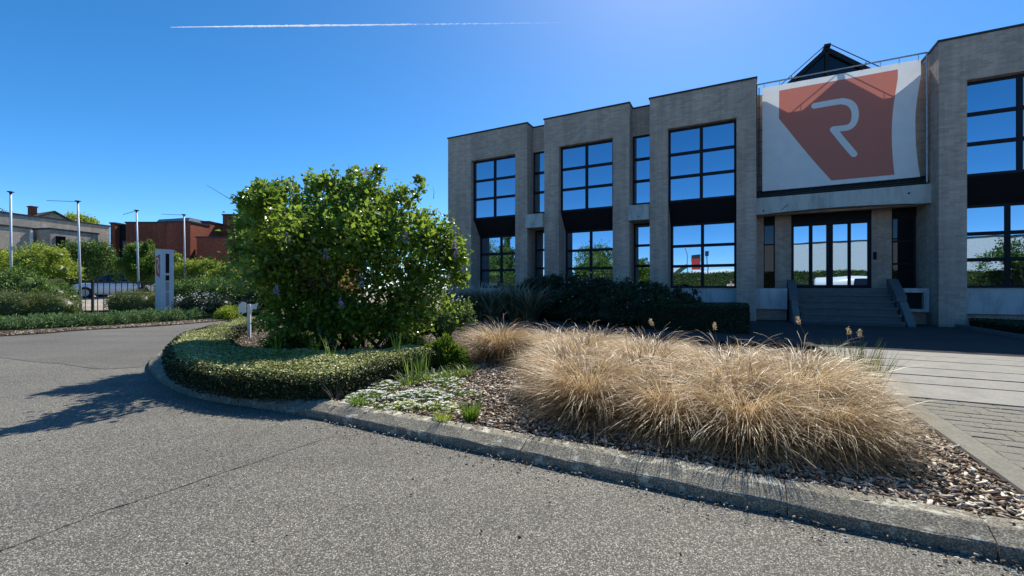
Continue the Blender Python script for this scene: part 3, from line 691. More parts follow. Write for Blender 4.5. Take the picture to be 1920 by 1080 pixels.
for a, b in zip(Rp[:-1], Rp[1:]):
    bx, bz = b[0]-a[0], b[1]-a[1]; L2 = bx*bx+bz*bz
    px_, pz_ = s.math('SUBTRACT', X, a[0]), s.math('SUBTRACT', Z, a[1])
    hh = s.math('DIVIDE', s.math('ADD', s.math('MULTIPLY', px_, bx), s.math('MULTIPLY', pz_, bz)), L2, clamp=True)
    ex, ez = s.math('SUBTRACT', px_, s.math('MULTIPLY', hh, bx)), s.math('SUBTRACT', pz_, s.math('MULTIPLY', hh, bz))
    dd = s.math('SQRT', s.math('ADD', s.math('MULTIPLY', ex, ex), s.math('MULTIPLY', ez, ez))); dmin = dd if dmin is None else s.math('MINIMUM', dmin, dd)
rm = s.math('LESS_THAN', dmin, .088)
wv = s.noise(s.coord(), 3, 4)
white = s.ramp(wv, [(.3,(.80,.82,.82)),(.7,(.88,.89,.88))])
redc = s.mix(mask, white, (.60,.215,.165)); fin = s.mix(rm, redc, white)
p = s.bsdf(o, fin, .8, 0, .2, s.bump(s.noise(s.mapping(s.coord(), (1.6,1,.7)), 1.4, 4, .55), .35, .12)); tr = s.n('BsdfTranslucent'); s.L(fin, tr.inputs[0]); mx = s.n('MixShader'); mx.inputs[0].default_value = .27
s.L(p.outputs[0], mx.inputs[1]); s.L(tr.outputs[0], mx.inputs[2]); s.L(mx.outputs[0], o.inputs[0])
cl = mb.build('cloth', m, bn, True)
a_ = cl.data.attributes.new('cloth', 'FLOAT_VECTOR', 'POINT'); a_.data.foreach_set('vector', np.array([(u,z,0) for u, z in uv], dtype=np.float32).ravel())
FL, FR, FB, FT = -2.09, 2.06, -.04, 3.60
for (a, b) in (((FL,.02,FB),(FL,.02,FT)),((FR,.02,FB),(FR,.02,FT)),((FL,.02,FB),(FR,.02,FB)),((FL,.02,FT),(FR,.02,FT))):
    t_ = MB(); t_.tube([a,b], .024, 8); t_.build('frame_tube', M['galv'] if a[2] > 1 or b[2] > 3 and a[0] > 0 else M['rail'], bn)
t_ = MB(); t_.tube([(FL+.07,.05,FB),(FL+.07,.05,FT-.1)], .016, 6); t_.build('frame_tube', M['rail'], bn)
t_ = MB(); t_.tube([(FL,.02,FB+.06),(FR,.02,FB+.06)], .014, 6); t_.build('frame_tube', M['rail'], bn)
for k in range(10):
    x = FL+.2+(FR-FL-.4)*k/9; s_ = (x-TL[0])/(TR[0]-TL[0]); zt = TL[1]+(TR[1]-TL[1])*s_; zb = BL[1]+(BR[1]-BL[1])*s_
    for (za, zc) in ((FT, zt-.01), (FB, zb+.01)):
        l_ = MB(); l_.tube([(x,.02,za),(x+.02,-.01,(za+zc)/2),(x,.01,zc)], .006, 4); l_.build('lace', M['rail'], bn)
for k in range(9):
    z = .25+k*.37
    l_ = MB(); l_.tube([(FL,.02,z),(TL[0]+.02,.01,z+.01)], .006, 4); l_.tube([(FL-.03,.02,z),(FL+.1,.02,z)], .009, 4); l_.build('lace', M['rail'], bn)
t_ = MB(); t_.box(FL,FR,.06,.10,-.09,.16); t_.build('dark_gap_board', M['black'], bn)  # board added to darken the gap between banner and canopy
# rooftop glazed gable
gb = empty('rooftop_skylight', UN(2.7,17.45,6.6), TH, 'dark framed glazed gable skylight rising above the banner', 'skylight')
az_ = 9.12-6.6; hw = 2.3; ez_ = az_-hw*.86
g_ = MB(); g_.prismy([(-hw+.1,0),(hw-.1,0),(hw-.1,ez_),(0,az_-.08),(-hw+.1,ez_)], .10, .13); g_.build('glass_gable', M['glass_dark'], gb)
f_ = MB()
for sgn in (-1,1):
    f_.hexa([(0,0,az_-.17),(sgn*hw,0,ez_-.17),(sgn*hw,.09,ez_-.17),(0,.09,az_-.17),(0,0,az_),(sgn*hw,0,ez_),(sgn*hw,.09,ez_),(0,.09,az_)])
f_.box(-.05,.05,0,.09,0,az_-.1); f_.box(-1.25,-1.19,.01,.08,0,az_-1.1); f_.box(1.19,1.25,.01,.08,0,az_-1.1)
f_.build('gable_frame', M['frame'], gb)
cp_ = MB(); cp_.box(-.09,.09,-.08,3.0,az_-.03,az_+.06); cp_.build('ridge_cap', M['frame'], gb)
for sgn in (-1,1):
    r_ = MB(); r_.hexa([(0,.13,az_-.06),(sgn*hw,.13,ez_-.06),(sgn*hw,3,ez_-.06),(0,3,az_-.06),(0,.13,az_-.03),(sgn*hw,.13,ez_-.03),(sgn*hw,3,ez_-.03),(0,3,az_-.03)]); r_.build('roof_glazing', M['glass_dark'], gb)
    t_ = MB(); t_.tube([(sgn*.05,-.1,az_+.02),(sgn*(hw+.1),-.1,ez_+.06)], .014, 6); t_.tube([(sgn*1.0,-.1,az_-.79),(sgn*1.0,0,az_-.9)], .012, 5); t_.build('maintenance_rail', M['rail'], gb)

# ------------------------------------------------------------------ lilac bush
LB = (-2.62, 6.75, .066)
lil = empty('lilac_bush', LB, 0, 'large leafy lilac bush with a few purple blossoms on the island', 'bush')
lob = [(-.85,0,1.25,.8,.8,.9),(0,-.1,1.4,.9,.9,.95),(.95,0,1.25,.8,.8,.85),(-1.3,-.1,1.75,.4,.45,.6),(-1.1,0,1.1,.4,.5,.5),(-.5,-.95,1.55,.42,.5,.5),(-.42,-1.4,1.85,.32,.36,.34),(-.4,-1.62,2.02,.2,.24,.22),(.5,-.6,1.5,.5,.5,.6),(1.55,0,1.3,.4,.45,.5),(1.4,0,1.75,.38,.4,.42),
       (-.75,-.1,.6,.5,.5,.5),(-.3,-.35,.5,.8,.5,.45),(.1,.2,.35,1.1,.6,.35),(.55,-.3,.5,.8,.5,.45),(1.25,-.1,.7,.5,.5,.5),(-.4,.3,2.0,.6,.5,.55),(.35,.3,2.05,.6,.5,.55),
       (-1.33,0,2.35,.2,.25,.3),(-.98,0,2.38,.2,.22,.38),(-.5,.1,2.5,.26,.28,.36),(-.2,0,2.65,.16,.18,.3),(.12,.05,2.6,.18,.2,.32),(.42,0,2.55,.24,.26,.34),(.57,-.05,2.82,.09,.1,.16),(.92,0,2.2,.28,.28,.38),(1.22,0,2.45,.09,.1,.34),(1.74,0,1.55,.22,.28,.38),(1.82,0,1.15,.16,.2,.3),(-1.6,0,1.5,.16,.2,.35)]
rng = np.random.default_rng(77)
tw = MB()
for i in range(16):
    b_ = lob[i % 12]; tgt = Vector((b_[0]*1.0+rng.normal()*.2, b_[1]+rng.normal()*.2, b_[2]+b_[5]*rng.uniform(.3,.9)))
    p0 = Vector((rng.normal()*.28, rng.normal()*.2, 0)); m1 = p0.lerp(tgt,.4)+Vector((rng.normal()*.06, rng.normal()*.06, .12)); m2 = p0.lerp(tgt,.75)+Vector((rng.normal()*.06, rng.normal()*.06, .08))
    tw.tube([p0,m1,m2,tgt], [.032,.022,.012,.004], 6)
    for _ in range(7):
        q0 = m1.lerp(m2, rng.random()) if rng.random() < .6 else m2.lerp(tgt, rng.random()*.8); e = q0+Vector((rng.normal()*.35, rng.normal()*.3, abs(rng.normal())*.3)); tw.tube([q0, q0.lerp(e,.5)+Vector((0,0,.04)), e], [.009,.006,.002], 4)
tw.build('branches', M['bark'], lil, True)
tw = MB()
for (x,z,dx_,dz_) in ((-1.5,1.6,-.28,.42),(-1.55,1.5,-.3,.25),(-1.45,1.1,-.33,.2),(-1.2,2.3,-.12,.35),(-1.5,.95,-.25,.25),(-.9,2.6,.02,.3),(.1,2.75,.05,.3),(.15,2.75,0,.27),(-.55,2.55,-.05,.3),(1.42,2.4,0,.3)):
    dx_ *= .6; dz_ *= .55; tw.tube([(x,-.2,z),(x+dx_*.5+.01,-.22,z+dz_*.6),(x+dx_,-.25,z+dz_)], [.005,.003,.0015], 4)
tw.build('bare_twigs', M['twig'], lil)['kind'] = 'stuff'
lob = [(a*.94,b,c,d*.94,e,f) for (a,b,c,d,e,f) in lob]
foliage('foliage', lob, 42000, .074, M['lilac'], lil, 31, width=.75, up=-.05, core=0, per=22, sig=.15, inner=.36, zmin=.06)
fl = [(.43,-.3,2.72),(-.35,-1.1,1.62),(.12,-1.0,1.42),(.28,-.9,.75),(1.1,-.6,1.7),(1.75,-.3,1.62),(1.78,-.3,1.5),(-.6,-.9,.95),(-1.05,-.6,1.35),(.55,-.85,1.05)]
for i, (x,y,z) in enumerate(fl):
    n = 70; t = rng.random(n); ang = rng.uniform(0,6.28,n); rr_ = .05*(1-t)*rng.uniform(.5,1,n)+.006
    P_ = np.stack([x+rr_*np.cos(ang), y+rr_*np.sin(ang), z+t*.14],1); V, Fa, r = leaf_arrays(P_, np.full(n,.022), rng, .8, 0)
    link('flower_cluster', np_mesh('flower_cluster', V, Fa, r), M['lilacflower'], lil)

# ------------------------------------------------------------------ clipped hedge
HZ = .33
hp = [(-4.30,5.30),(-3.55,4.55),(-2.73,4.02),(-1.95,3.80),(-1.62,3.84),(-1.45,4.2),(-1.15,5.10),(-.92,5.35),(-1.02,5.66),(-1.38,5.86),(-2.0,5.45),(-2.63,5.42),(-3.47,5.66),(-4.05,6.25),(-4.73,7.2),(-5.26,8.1),(-5.72,9.1),(-6.1,10.1),(-6.9,11.7),(-7.25,11.6),(-6.6,9.8),(-5.8,7.6),(-4.95,6.2)]
hpl = [(p.x,p.y) for p in catmull([(a,b,0) for a,b in hp], 4, True)]
rng = np.random.default_rng(21)
def hedge_solid(name, poly, z0, z1, n_top, n_side, size, mat, parent, seed, side_shade_r=.3):
    rng = np.random.default_rng(seed); parts = []
    A = np.array(poly); mn, mx_ = A.min(0), A.max(0)
    P = rng.uniform(mn, mx_, (n_top*3,2)); P = P[pip(P, poly)][:n_top]
    h = z1+.018*np.sin(P[:,0]*3.1+1)*np.cos(P[:,1]*2.7)+.012*np.sin(P[:,0]*9+P[:,1]*7)
    d = np.full(len(P), 9.)
    for i in range(len(A)):
        a, b = A[i], A[(i+1)%len(A)]; ab = b-a; t = np.clip(((P-a)@ab)/(ab@ab+1e-9),0,1); d = np.minimum(d, np.linalg.norm(P-(a+t[:,None]*ab),axis=1))
    h = h-.07*np.exp(-d/.05)
    Pt = np.column_stack([P, h+rng.uniform(-.014,.010,len(P))]); pr = np.clip(.63+.16*np.sin(P[:,0]*5)*np.sin(P[:,1]*4.3)+rng.normal(0,.12,len(P)),0,1)  # lighter leaf tone on top, sunlight put into the colour
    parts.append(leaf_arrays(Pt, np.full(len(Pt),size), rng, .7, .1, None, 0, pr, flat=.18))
    seg = np.linalg.norm(np.roll(A,-1,0)-A, axis=1); ii = rng.choice(len(A), n_side, p=seg/seg.sum()); t = rng.random(n_side)[:,None]
    Q = A[ii]*(1-t)+A[(ii+1)%len(A)]*t; tn = unit(np.column_stack([(A[(ii+1)%len(A)]-A[ii]), np.zeros(n_side)])); ar = sum(A[i-1][0]*A[i][1]-A[i][0]*A[i-1][1] for i in range(len(A))); sg = 1 if ar > 0 else -1
    out = np.column_stack([tn[:,1]*sg, -tn[:,0]*sg, np.zeros(n_side)]); zz = z0+(z1-z0)*rng.random(n_side)**.8
    bulge = .012*np.sin((zz-z0)/(z1-z0)*3.14)+rng.uniform(-.07,.006,n_side)-.02*(zz > z1-.03)
    Ps = np.column_stack([Q, zz])+out*bulge[:,None]
    parts.append(leaf_arrays(Ps, np.full(n_side,size), rng, .7, .1, out, .4, np.clip(rng.normal(side_shade_r,.12,n_side),0,1)))  # darker side leaves, shade on the hedge flanks put into the colour
    V, Fa, r = join_np(parts)
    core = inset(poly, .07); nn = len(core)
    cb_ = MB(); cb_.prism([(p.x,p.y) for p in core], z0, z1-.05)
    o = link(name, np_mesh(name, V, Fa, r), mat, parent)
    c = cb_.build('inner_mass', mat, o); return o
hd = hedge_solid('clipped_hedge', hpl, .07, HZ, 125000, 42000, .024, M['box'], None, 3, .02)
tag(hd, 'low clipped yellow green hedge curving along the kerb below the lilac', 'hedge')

Pd = rng.uniform((-7,3.8),(-.8,11),(2600,2)); Pd = Pd[pip(Pd, hpl)][:260]
V, Fa, r = leaf_arrays(np.column_stack([Pd, np.full(len(Pd), HZ+.012)]), np.full(len(Pd), .03), rng, .7, 0, None, 0, None, flat=.3)
tag(link('fallen_leaves', np_mesh('fallen_leaves', V, Fa, r), M['straw']), 'dry brown leaves and petals fallen on top of the clipped hedge', 'leaves', kind='stuff')
Ps_ = rng.uniform((-7,3.8),(-.8,11),(3000,2)); Ps_ = Ps_[pip(Ps_, hpl)][:150]
Vb, qb, rb_ = blades(150, rng, .001, (.03,.09), (0,.6), (.3,1.2), .006, 3, 1.2); k_ = len(Vb)//150
Vb = Vb+np.repeat(np.column_stack([Ps_, np.full(len(Ps_), HZ-.01)]), k_, axis=0)
tag(link('stray_shoots', np_mesh('stray_shoots', Vb, qb, rb_*0.5+.4), M['box']), 'stray new shoots standing up out of the clipped hedge', 'shoots', kind='stuff')
# ------------------------------------------------------------------ straw grass clumps
gv = []
for k in range(4):
    rr_ = np.random.default_rng(100+k)
    V, q, r = join_np([blades(2600, rr_, .17, (.45,.80), (.05,.85), (1.7,3.0), .0048, 7, 1.7, (-.12,-.03)), blades(1500, rr_, .2, (.35,.62), (.7,1.25), (2.1,3.0), .0042, 6, 1.0), blades(170, rr_, .1, (.6,.85), (.05,.7), (1.4,2.8), .0065, 8, 2.2), blades(70, rr_, .2, (.4,.75), (.5,1.4), (1.5,2.3), .008, 5, 1.0)])
    me = np_mesh('blades', V, q, r); me.materials.append(M['straw']); gv.append(me)
# seed plumes
def plume(mb_list, base, tip, seed):
    pass
clumps = [ # u, n, scale, label
 (-2.95,5.3,1.0,'small separate straw coloured grass clump left of the big mass beside the round green bush'),
 (-2.3,5.6,.95,'straw grass clump just right of the separate small clump at the back'),
 (-1.05,3.38,.92,'front straw grass clump at the left end of the row beside the white flowers'),
 (-.42,3.28,.88,'front straw grass clump second from the left above the kerb'),
 (.05,3.28,.9,'front straw grass clump in the middle of the row above the kerb'),
 (.50,3.36,.86,'front straw grass clump at the right end of the row beside the bare bark chips'),
 (-1.45,3.95,.98,'straw grass clump in the second row at the far left'),
 (-.75,3.85,1.0,'straw grass clump in the second row behind the gap of the left front clumps'),
 (-.1,3.80,1.0,'straw grass clump in the middle of the second row'),
 (.40,3.85,1.02,'tallest pale grass clump at the right of the second row'),
 (-1.55,4.75,1.0,'straw grass clump in the back row at the left'),
 (-.8,4.65,1.0,'straw grass clump in the back row next to the left one'),
 (-.05,4.55,1.0,'straw grass clump in the back row near the middle'),
 (.5,4.5,.95,'straw grass clump in the back row at the right by the green weed'),
 (-1.6,5.5,.9,'straw grass clump farthest back behind the mass on the left'),
 (-.9,5.4,.85,'straw grass clump farthest back behind the mass near the middle')]
for i, (u,n,sc,lab) in enumerate(clumps):
    o = link('straw_grass', gv[i % 4], None, None, UN(u,n,.064), R.uniform(-.5,.5)); o.scale = (sc*R.uniform(.95,1.08), sc*R.uniform(.95,1.08), sc*R.uniform(.9,1.03)); o.rotation_euler[2] = R.uniform(-1.2,1.2)
    tag(o, lab, 'grass clump', 'straw coloured ornamental grass clumps on the island')
# seed heads on stalks
sd_pos = [(1555,700,.56,1498,604,'seed head on a thin stalk at the top of the pale clump'),(1640,735,.5,1593,624,'small seed head on a leaning stalk'),(1612,740,.5,1612,628,'fluffy seed head nearest the paving slabs'),(1300,690,.5,1222,608,'seed head leaning left above the middle of the grass'),(1180,680,.5,1172,626,'short seed head above the left half of the grass'),(1350,690,.5,1340,615,'thin seed head above the grass in front of the hedge')]
for (bx,by,z,tx,ty,lab) in sd_pos:
    b0 = G(bx, 760, .066); d = b0.y; top = Vector(((tx-960)/F*d, d, CZ+(540.5-ty)/F*d))
    st_ = empty('seed_stalk', b0, 0, lab, 'seed head', 'dry seed heads rising out of the straw grass')
    mb = MB(); rel = top-b0; mb.tube([(0,0,0), rel*.5+Vector((.03,0,.02)), rel], [.0022,.0018,.0014], 5); mb.build('stalk', M['twig'], st_)
    n = 120; t = rng.random(n); ang = rng.uniform(0,6.28,n); dirn = (rel-(rel*.5)).normalized(); dv = np.array(dirn)
    P_ = np.array(rel)[None,:]+dv[None,:]*((t-.3)*.05)[:,None]+rng.normal(size=(n,3))*.004
    V, Fa, r = leaf_arrays(P_, np.full(n,.018), rng, .18, .6, None, 0, rng.uniform(.6,1,n)); link('plume', np_mesh('plume', V, Fa, r), M['straw'], st_)

# ------------------------------------------------------------------ small planting
def mound(name, label, cat, loc, r, h, n, mat, seed, L=.12, w=.006, group=None):
    rng = np.random.default_rng(seed); t = empty(name, loc, 0, label, cat, group)
    d = unit(rng.normal(size=(n,3))); d[:,2] = abs(d[:,2]); P_ = d*np.array([r,r,h])*rng.uniform(.55,.98,(n,1)); P_[:,2] = np.maximum(P_[:,2],.01)
    wob = 1+.1*np.sin(d[:,0]*7+seed)+.1*np.cos(d[:,1]*6+seed); P_ *= wob[:,None]
    V, Fa, r_ = leaf_arrays(P_, np.full(n,L), rng, w/L*2, .5, d, 1.6, np.clip(rng.normal(.45,.2,n),0,1)); mb = MB(); blob_core(mb, [(0,0,0,r,r,h)], .72)
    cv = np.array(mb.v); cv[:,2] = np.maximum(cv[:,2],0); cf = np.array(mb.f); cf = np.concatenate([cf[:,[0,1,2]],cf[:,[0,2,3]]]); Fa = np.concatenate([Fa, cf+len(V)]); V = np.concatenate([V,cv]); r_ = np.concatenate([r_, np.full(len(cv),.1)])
    o = link('foliage', np_mesh('foliage', V, Fa, r_), mat, t); o['kind'] = 'stuff'; return t
mound('round_green_bush', 'bright green feathery mound between the clipped hedge and the small straw clump', 'bush', G(834,690,.066), .27, .36, 5200, M['bright'], 1, .07, .006)
mound('dark_green_bush', 'dark feathery mound under the left side of the lilac behind the sign post', 'bush', Vector((-3.6,6.9,.066)), .38, .34, 4200, M['midg'], 2, .07, .007)
mound('low_green_bush', 'small green mound in shade under the right side of the lilac', 'bush', Vector((-1.75,6.9,.066)), .35, .26, 3600, M['midg'], 3, .07, .007)
shrub('white_flowered_shrub', 'white flowering shrub at the right foot of the lilac', 'shrub', Vector((-1.25,7.6,.066)), [(0,0,.4,.45,.4,.42),(-.35,.1,.35,.35,.3,.3),(.3,.2,.5,.3,.3,.3)], 4200, .05, M['midg'], 9, core=.6)
P_ = clump_positions([(0,0,.45,.5,.45,.45)], 160, rng, 2, .2, 0)[0]; V, Fa, r = leaf_arrays(P_, np.full(160,.035), rng, .9, 0); link('blossoms', np_mesh('blossoms', V, Fa, r), M['petal'], bpy.data.objects['white_flowered_shrub'])
def tuft(name, label, loc, n, L, w, mat, seed, spread=.6, br=.05, cat='plant', group=None, droop=1.3, t1=(.6,1.3)):
    rng = np.random.default_rng(seed); V, q, r = blades(n, rng, br, L, (.02,spread), t1, w, 5, droop); o = link(name, np_mesh(name, V, q, r), mat, None, loc); return tag(o, label, cat, group)
tuft('bright_grass_tuft', 'bright green grass tuft at the right end of the white flowers', G(882,790,.066), 170, (.10,.2), .007, M['bright'], 41)
tuft('grass_tuft', 'yellow green grass tuft closest to the kerb below the white flowers', G(832,796,.066), 90, (.07,.15), .007, M['yellowg'], 42)
tuft('grass_tuft', 'green tuft of leaves by the kerb at the left end of the white flowers', G(672,768,.066), 120, (.08,.17), .008, M['bright'], 43)
tuft('strappy_leaf_clump', 'tall dark green strappy leaves at the right corner of the clipped hedge', G(780,714,.066), 40, (.22,.42), .012, M['midg'], 44, .35, .12, t1=(.2,1.0))
for i, (px,py,lab) in enumerate(((770,722,'low green leaves in front of the strappy clump'),(845,712,'spreading green leaves between the strappy clump and the small straw clump'),(815,716,'low green tuft right of the strappy clump'),(870,705,'faint green tuft beside the small straw clump'))):
    tuft('leafy_tuft', lab, G(px,py,.066), 90, (.08,.2), .009, M['bright'], 50+i, 1.0, .12, 'plant', t1=(.9,1.7))
for i, (px,py,lab) in enumerate(((588,668,'thin green shoots standing on the hedge near its middle'),(620,672,'paler shoots standing on the hedge right of its middle'),(520,668,'shoots rising from the shaded part of the hedge'),(745,660,'tall thin leaves behind the right arm of the hedge'))):
    tuft('shoots', lab, G(px,py,.33), 9, (.15,.3), .012, M['bright'], 60+i, .4, .05, 'plant', t1=(.2,.9))
# white flower mats
def mat_flowers(px, py, rx, ry, n, label, seed, yellow=False):
    rng = np.random.default_rng(seed); c = G(px,py,.066); t = empty('white_flower_mat', c, 0, label, 'flowers', 'low white flowers on the bark mulch')
    N3 = n*5; a = rng.uniform(0,6.28,N3); rr_ = np.sqrt(rng.random(N3)); lump = .5+.5*np.sin(a*3+seed)
    P_ = np.stack([np.cos(a)*rr_*rx*(.75+.25*lump), np.sin(a)*rr_*ry*(.75+.25*lump), rng.uniform(0,.07,N3)*(1.1-rr_)+.005],1)
    V, Fa, r = leaf_arrays(P_, np.full(len(P_),.04), rng, .3, .7, None, 0, rng.uniform(.2,.9,len(P_))); o = link('leaves', np_mesh('leaves', V, Fa, r), M['yellowg' if yellow else 'bright'], t); o['kind'] = 'stuff'
    Q = P_[:n]; parts = []
    for k in range(4):
        an = k*math.pi/2+rng.uniform(0,.3,n); d = np.stack([np.cos(an),np.sin(an),np.full(n,.25)],1); Lf = rng.uniform(.013,.022,n)[:,None]; sd_ = np.stack([-np.sin(an),np.cos(an),np.zeros(n)],1); b0 = Q+np.array([0,0,.028])
        Vv = np.stack([b0, b0+d*Lf*.6+sd_*Lf*.45, b0+d*Lf, b0+d*Lf*.6-sd_*Lf*.45],1).reshape(-1,3); b = np.arange(n)[:,None]*4; parts.append((Vv, b+np.array([[0,1,2,3]]), np.repeat(rng.random(n),4)))
    V, q, r = join_np(parts); o = link('flowers', np_mesh('flowers', V, q, r), M['petal'], t); o['kind'] = 'stuff'
mat_flowers(688,752,.24,.3,190,'white flower mat nearest the corner of the clipped hedge',1)
mat_flowers(715,730,.22,.25,130,'white flower mat behind the nearest one close to the hedge face',2)
mat_flowers(790,748,.32,.22,230,'widest white flower mat in the middle of the mulch patch',3)
mat_flowers(762,768,.16,.12,60,'yellow green mat with few flowers in the middle near the kerb',4,True)
mat_flowers(825,770,.18,.13,80,'white flower mat with yellow leaves near the kerb',5,True)
mat_flowers(840,725,.2,.3,60,'thin white flower mat at the right near the small straw clump',6)
mat_flowers(720,775,.2,.12,26,'green leafy mat with few white flowers close to the kerb on the left',7)
mat_flowers(868,745,.2,.16,22,'sparse green mat right of the widest white flowers',8)
mat_flowers(795,716,.3,.28,24,'green mat around the foot of the strappy leaves',9)
tuft('weed', 'olive green weed growing at the right rear edge of the grass by the slabs', UN(1.0,5.2,.066), 260, (.35,.6), .008, M['olive'], 70, .5, .2, 'plant', t1=(.3,1.0))
# bare little shrub by the hedge corner
mb = MB()
for i in range(14):
    a = R.uniform(0,6.28); e = Vector((math.cos(a)*.12,math.sin(a)*.12,R.uniform(.12,.22))); mb.tube([(0,0,0), e*.5+Vector((0,0,.02)), e], [.003,.002,.001], 4)
tag(mb.build('bare_twiggy_plant', M['twig'], None, loc=G(628,758,.066)), 'bare twiggy plant in front of the hedge corner at the kerb', 'plant')
# litter on the kerb and asphalt
for (px,py,sz,lab,mt) in ((1296,931,.02,'small white scrap lying on the asphalt by the kerb','white'),(1478,966,.014,'small yellowish twig scrap on the asphalt by the kerb','twig'),(1602,990,.018,'pale wood chip lying in the kerb shadow','twig')):
    mb = MB(); mb.hexa([(-sz,-sz*.4,0),(sz,-sz*.3,0),(sz*.7,sz*.5,0),(-sz*.8,sz*.4,0),(-sz,-sz*.4,.003),(sz,-sz*.3,.006),(sz*.7,sz*.5,.004),(-sz*.8,sz*.4,.006)]); tag(mb.build('scrap', M[mt], None, loc=G(px,py,0)+Vector((0,0,.001))), lab, 'litter')

# sign post
sp_ = Vector((-5.43,8.85,.066)); sg = empty('sign_post', sp_, 0, 'short white post with two blank white plates beside the lilac', 'sign')
mb = MB(); mb.box(-.03,.03,-.02,.02,0,.70); mb.build('post', M['white'], sg)
mb = MB(); mb.prismy([(-.2,0.49),(-.05,0.53),(-.05,0.73),(-.14,0.75),(-.2,0.69)], -.03,-.022); mb.build('plate', M['white'], sg)
mb = MB(); mb.prismy([(.04,0.53),(.13,0.59),(.17,0.73),(.04,0.69)], .022,.03); mb.build('plate', M['white'], sg)

# ------------------------------------------------------------------ plants along the building (in its shade)
dg = []
for k in range(2):
    rr_ = np.random.default_rng(300+k); V, q, r = join_np([(lambda t: (t[0], t[1], np.full(len(t[2]), .97)))(blades(110, rr_, .15, (1.2,1.75), (.1,.8), (1.3,2.3), .018, 7, 1.8, (-.25,0))), blades(2600, rr_, .25, (.7,1.25), (.05,.5), (.9,1.9), .008, 6, 1.6, (-.12,0))])
    me = np_mesh('blades', V, q, r); me.materials.append(M['darkgrass']); dg.append(me)
for i, (u,n,sc,lab) in enumerate(((-8.5,12.3,1.0,'dark arching grass nearest the left end of the office wall'),(-7.8,12.6,1.1,'dark arching grass below the leftmost window'),(-7.1,12.3,1.0,'dark grass clump below the right half of the leftmost window'),(-6.4,12.6,1.1,'dark grass clump in front of the first narrow window'),(-5.8,12.4,.95,'dark grass clump left of the leafy shrubs'))):
    o = link('dark_grass', dg[i%2], None, None, UN(u,n,.06), i*1.3); o.scale = (sc,)*3; tag(o, lab, 'grass clump', 'dark ornamental grasses along the office wall')
for i, (u,n,h,r_,lab) in enumerate(((-1.5,12.0,1.0,.7,'low dark shrub growing into the left end of the dark clipped hedge'),(-6.9,13.6,1.15,.8,'dark shrub behind the shaded grasses below the first narrow window'),(-5.9,13.4,1.35,.8,'dark leafy shrub below the second large window at its left'),(-5.0,13.2,1.5,.8,'tallest dark shrub in front of the second large window'),(-4.0,12.7,1.3,.8,'dark shrub in front of the pier with the second concrete box'),(-3.1,12.4,1.25,.8,'dark shrub with small pale flowers below the second concrete box'),(-2.3,12.0,1.15,.75,'dark shrub with loose shoots at the left of the clipped dark hedge'))):
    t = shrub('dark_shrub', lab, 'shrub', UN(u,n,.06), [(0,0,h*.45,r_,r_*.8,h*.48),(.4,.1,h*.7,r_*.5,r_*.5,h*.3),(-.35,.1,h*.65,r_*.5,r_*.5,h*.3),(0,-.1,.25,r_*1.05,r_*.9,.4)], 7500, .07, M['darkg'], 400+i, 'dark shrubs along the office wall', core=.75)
    if i > 3:
        n_ = 70; P_ = clump_positions([(0,0,h*.5,r_,r_*.8,h*.5)], n_, rng, 2, .1, 0)[0]; V, Fa, r = leaf_arrays(P_, np.full(n_,.05), rng, .9, 0); link('blossoms', np_mesh('blossoms', V, Fa, r), M['petal'], t)
hpoly = [tuple(UN(a,b))[:2] for a,b in ((-2.2,11.2),(.25,10.9),(.3,13.3),(-2.2,13.5))]
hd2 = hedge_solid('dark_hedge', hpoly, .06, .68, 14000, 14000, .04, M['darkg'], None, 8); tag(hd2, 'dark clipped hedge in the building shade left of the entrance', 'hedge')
hpoly = [tuple(UN(a,b))[:2] for a,b in ((5.35,12.6),(9.5,12.3),(9.5,15.2),(5.35,15.3))]
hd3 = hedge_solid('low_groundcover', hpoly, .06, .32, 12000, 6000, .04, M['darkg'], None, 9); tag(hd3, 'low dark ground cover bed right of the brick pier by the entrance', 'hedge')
for k in range(4):
    mb = MB(); n0 = 12.3+k*.8; mb.prism(unpoly([(5.15,n0),(5.27,n0),(5.27,n0+.79),(5.15,n0+.79)]), .0, .14)
    o = mb.build('bed_kerb', M['step']); tag(o, 'dark kerb stone of the shaded bed right of the entrance', 'kerb', 'kerb stones of the shaded bed')
# rail by building corner
wf = empty('white_rail_fence', Vector((-2.75,17.3,.0)), 0, 'low white rail with a dark post at the left corner of the office', 'fence')
mb = MB(); mb.box(-1.3,.1,-.03,.03,.62,.70); mb.build('rail', M['white'], wf); mb = MB(); mb.box(-1.3,.1,-.03,.03,1.26,1.33); mb.build('rail', M['white'], wf)
mb = MB(); mb.box(.1,.17,-.04,.04,0,.70); mb.build('post', M['white'], wf); mb = MB(); mb.box(.1,.17,-.04,.04,.705,1.42); mb.build('post', M['rail'], wf)

# ------------------------------------------------------------------ left side bed
be = [Vector((-20,2,0)),Vector((-15,6.2,0)),G(0,631.7),G(153,620.6),G(305.6,612),G(417,602.5),Vector((-9.2,17,0)),Vector((-8.6,21,0))]
bc = catmull(be, 6); bpoly = [(p.x,p.y) for p in bc]+[(-34,23),(-34,4)]
sheet('left_planting_bed', bpoly, .02, M['soil'])
rng = np.random.default_rng(55)
Ps = []
for i in range(len(bc)-1):
    a, b = bc[i], bc[i+1]; L_ = (b-a).length; k = int(L_*330); t = rng.random(k); off = rng.uniform(0.02,.85,k); dr = (b-a).normalized(); 
    Ps.append(np.stack([a.x+(b.x-a.x)*t-dr.y*off, a.y+(b.y-a.y)*t+dr.x*off],1))
V, q, r = chip_arrays(np.concatenate(Ps), rng, .02, .03, .09)
tag(link('left_bark_mulch', np_mesh('left_bark_mulch', V, q, r), M['chip']), 'strip of bark chips along the far edge of the lane', 'mulch', kind='stuff')
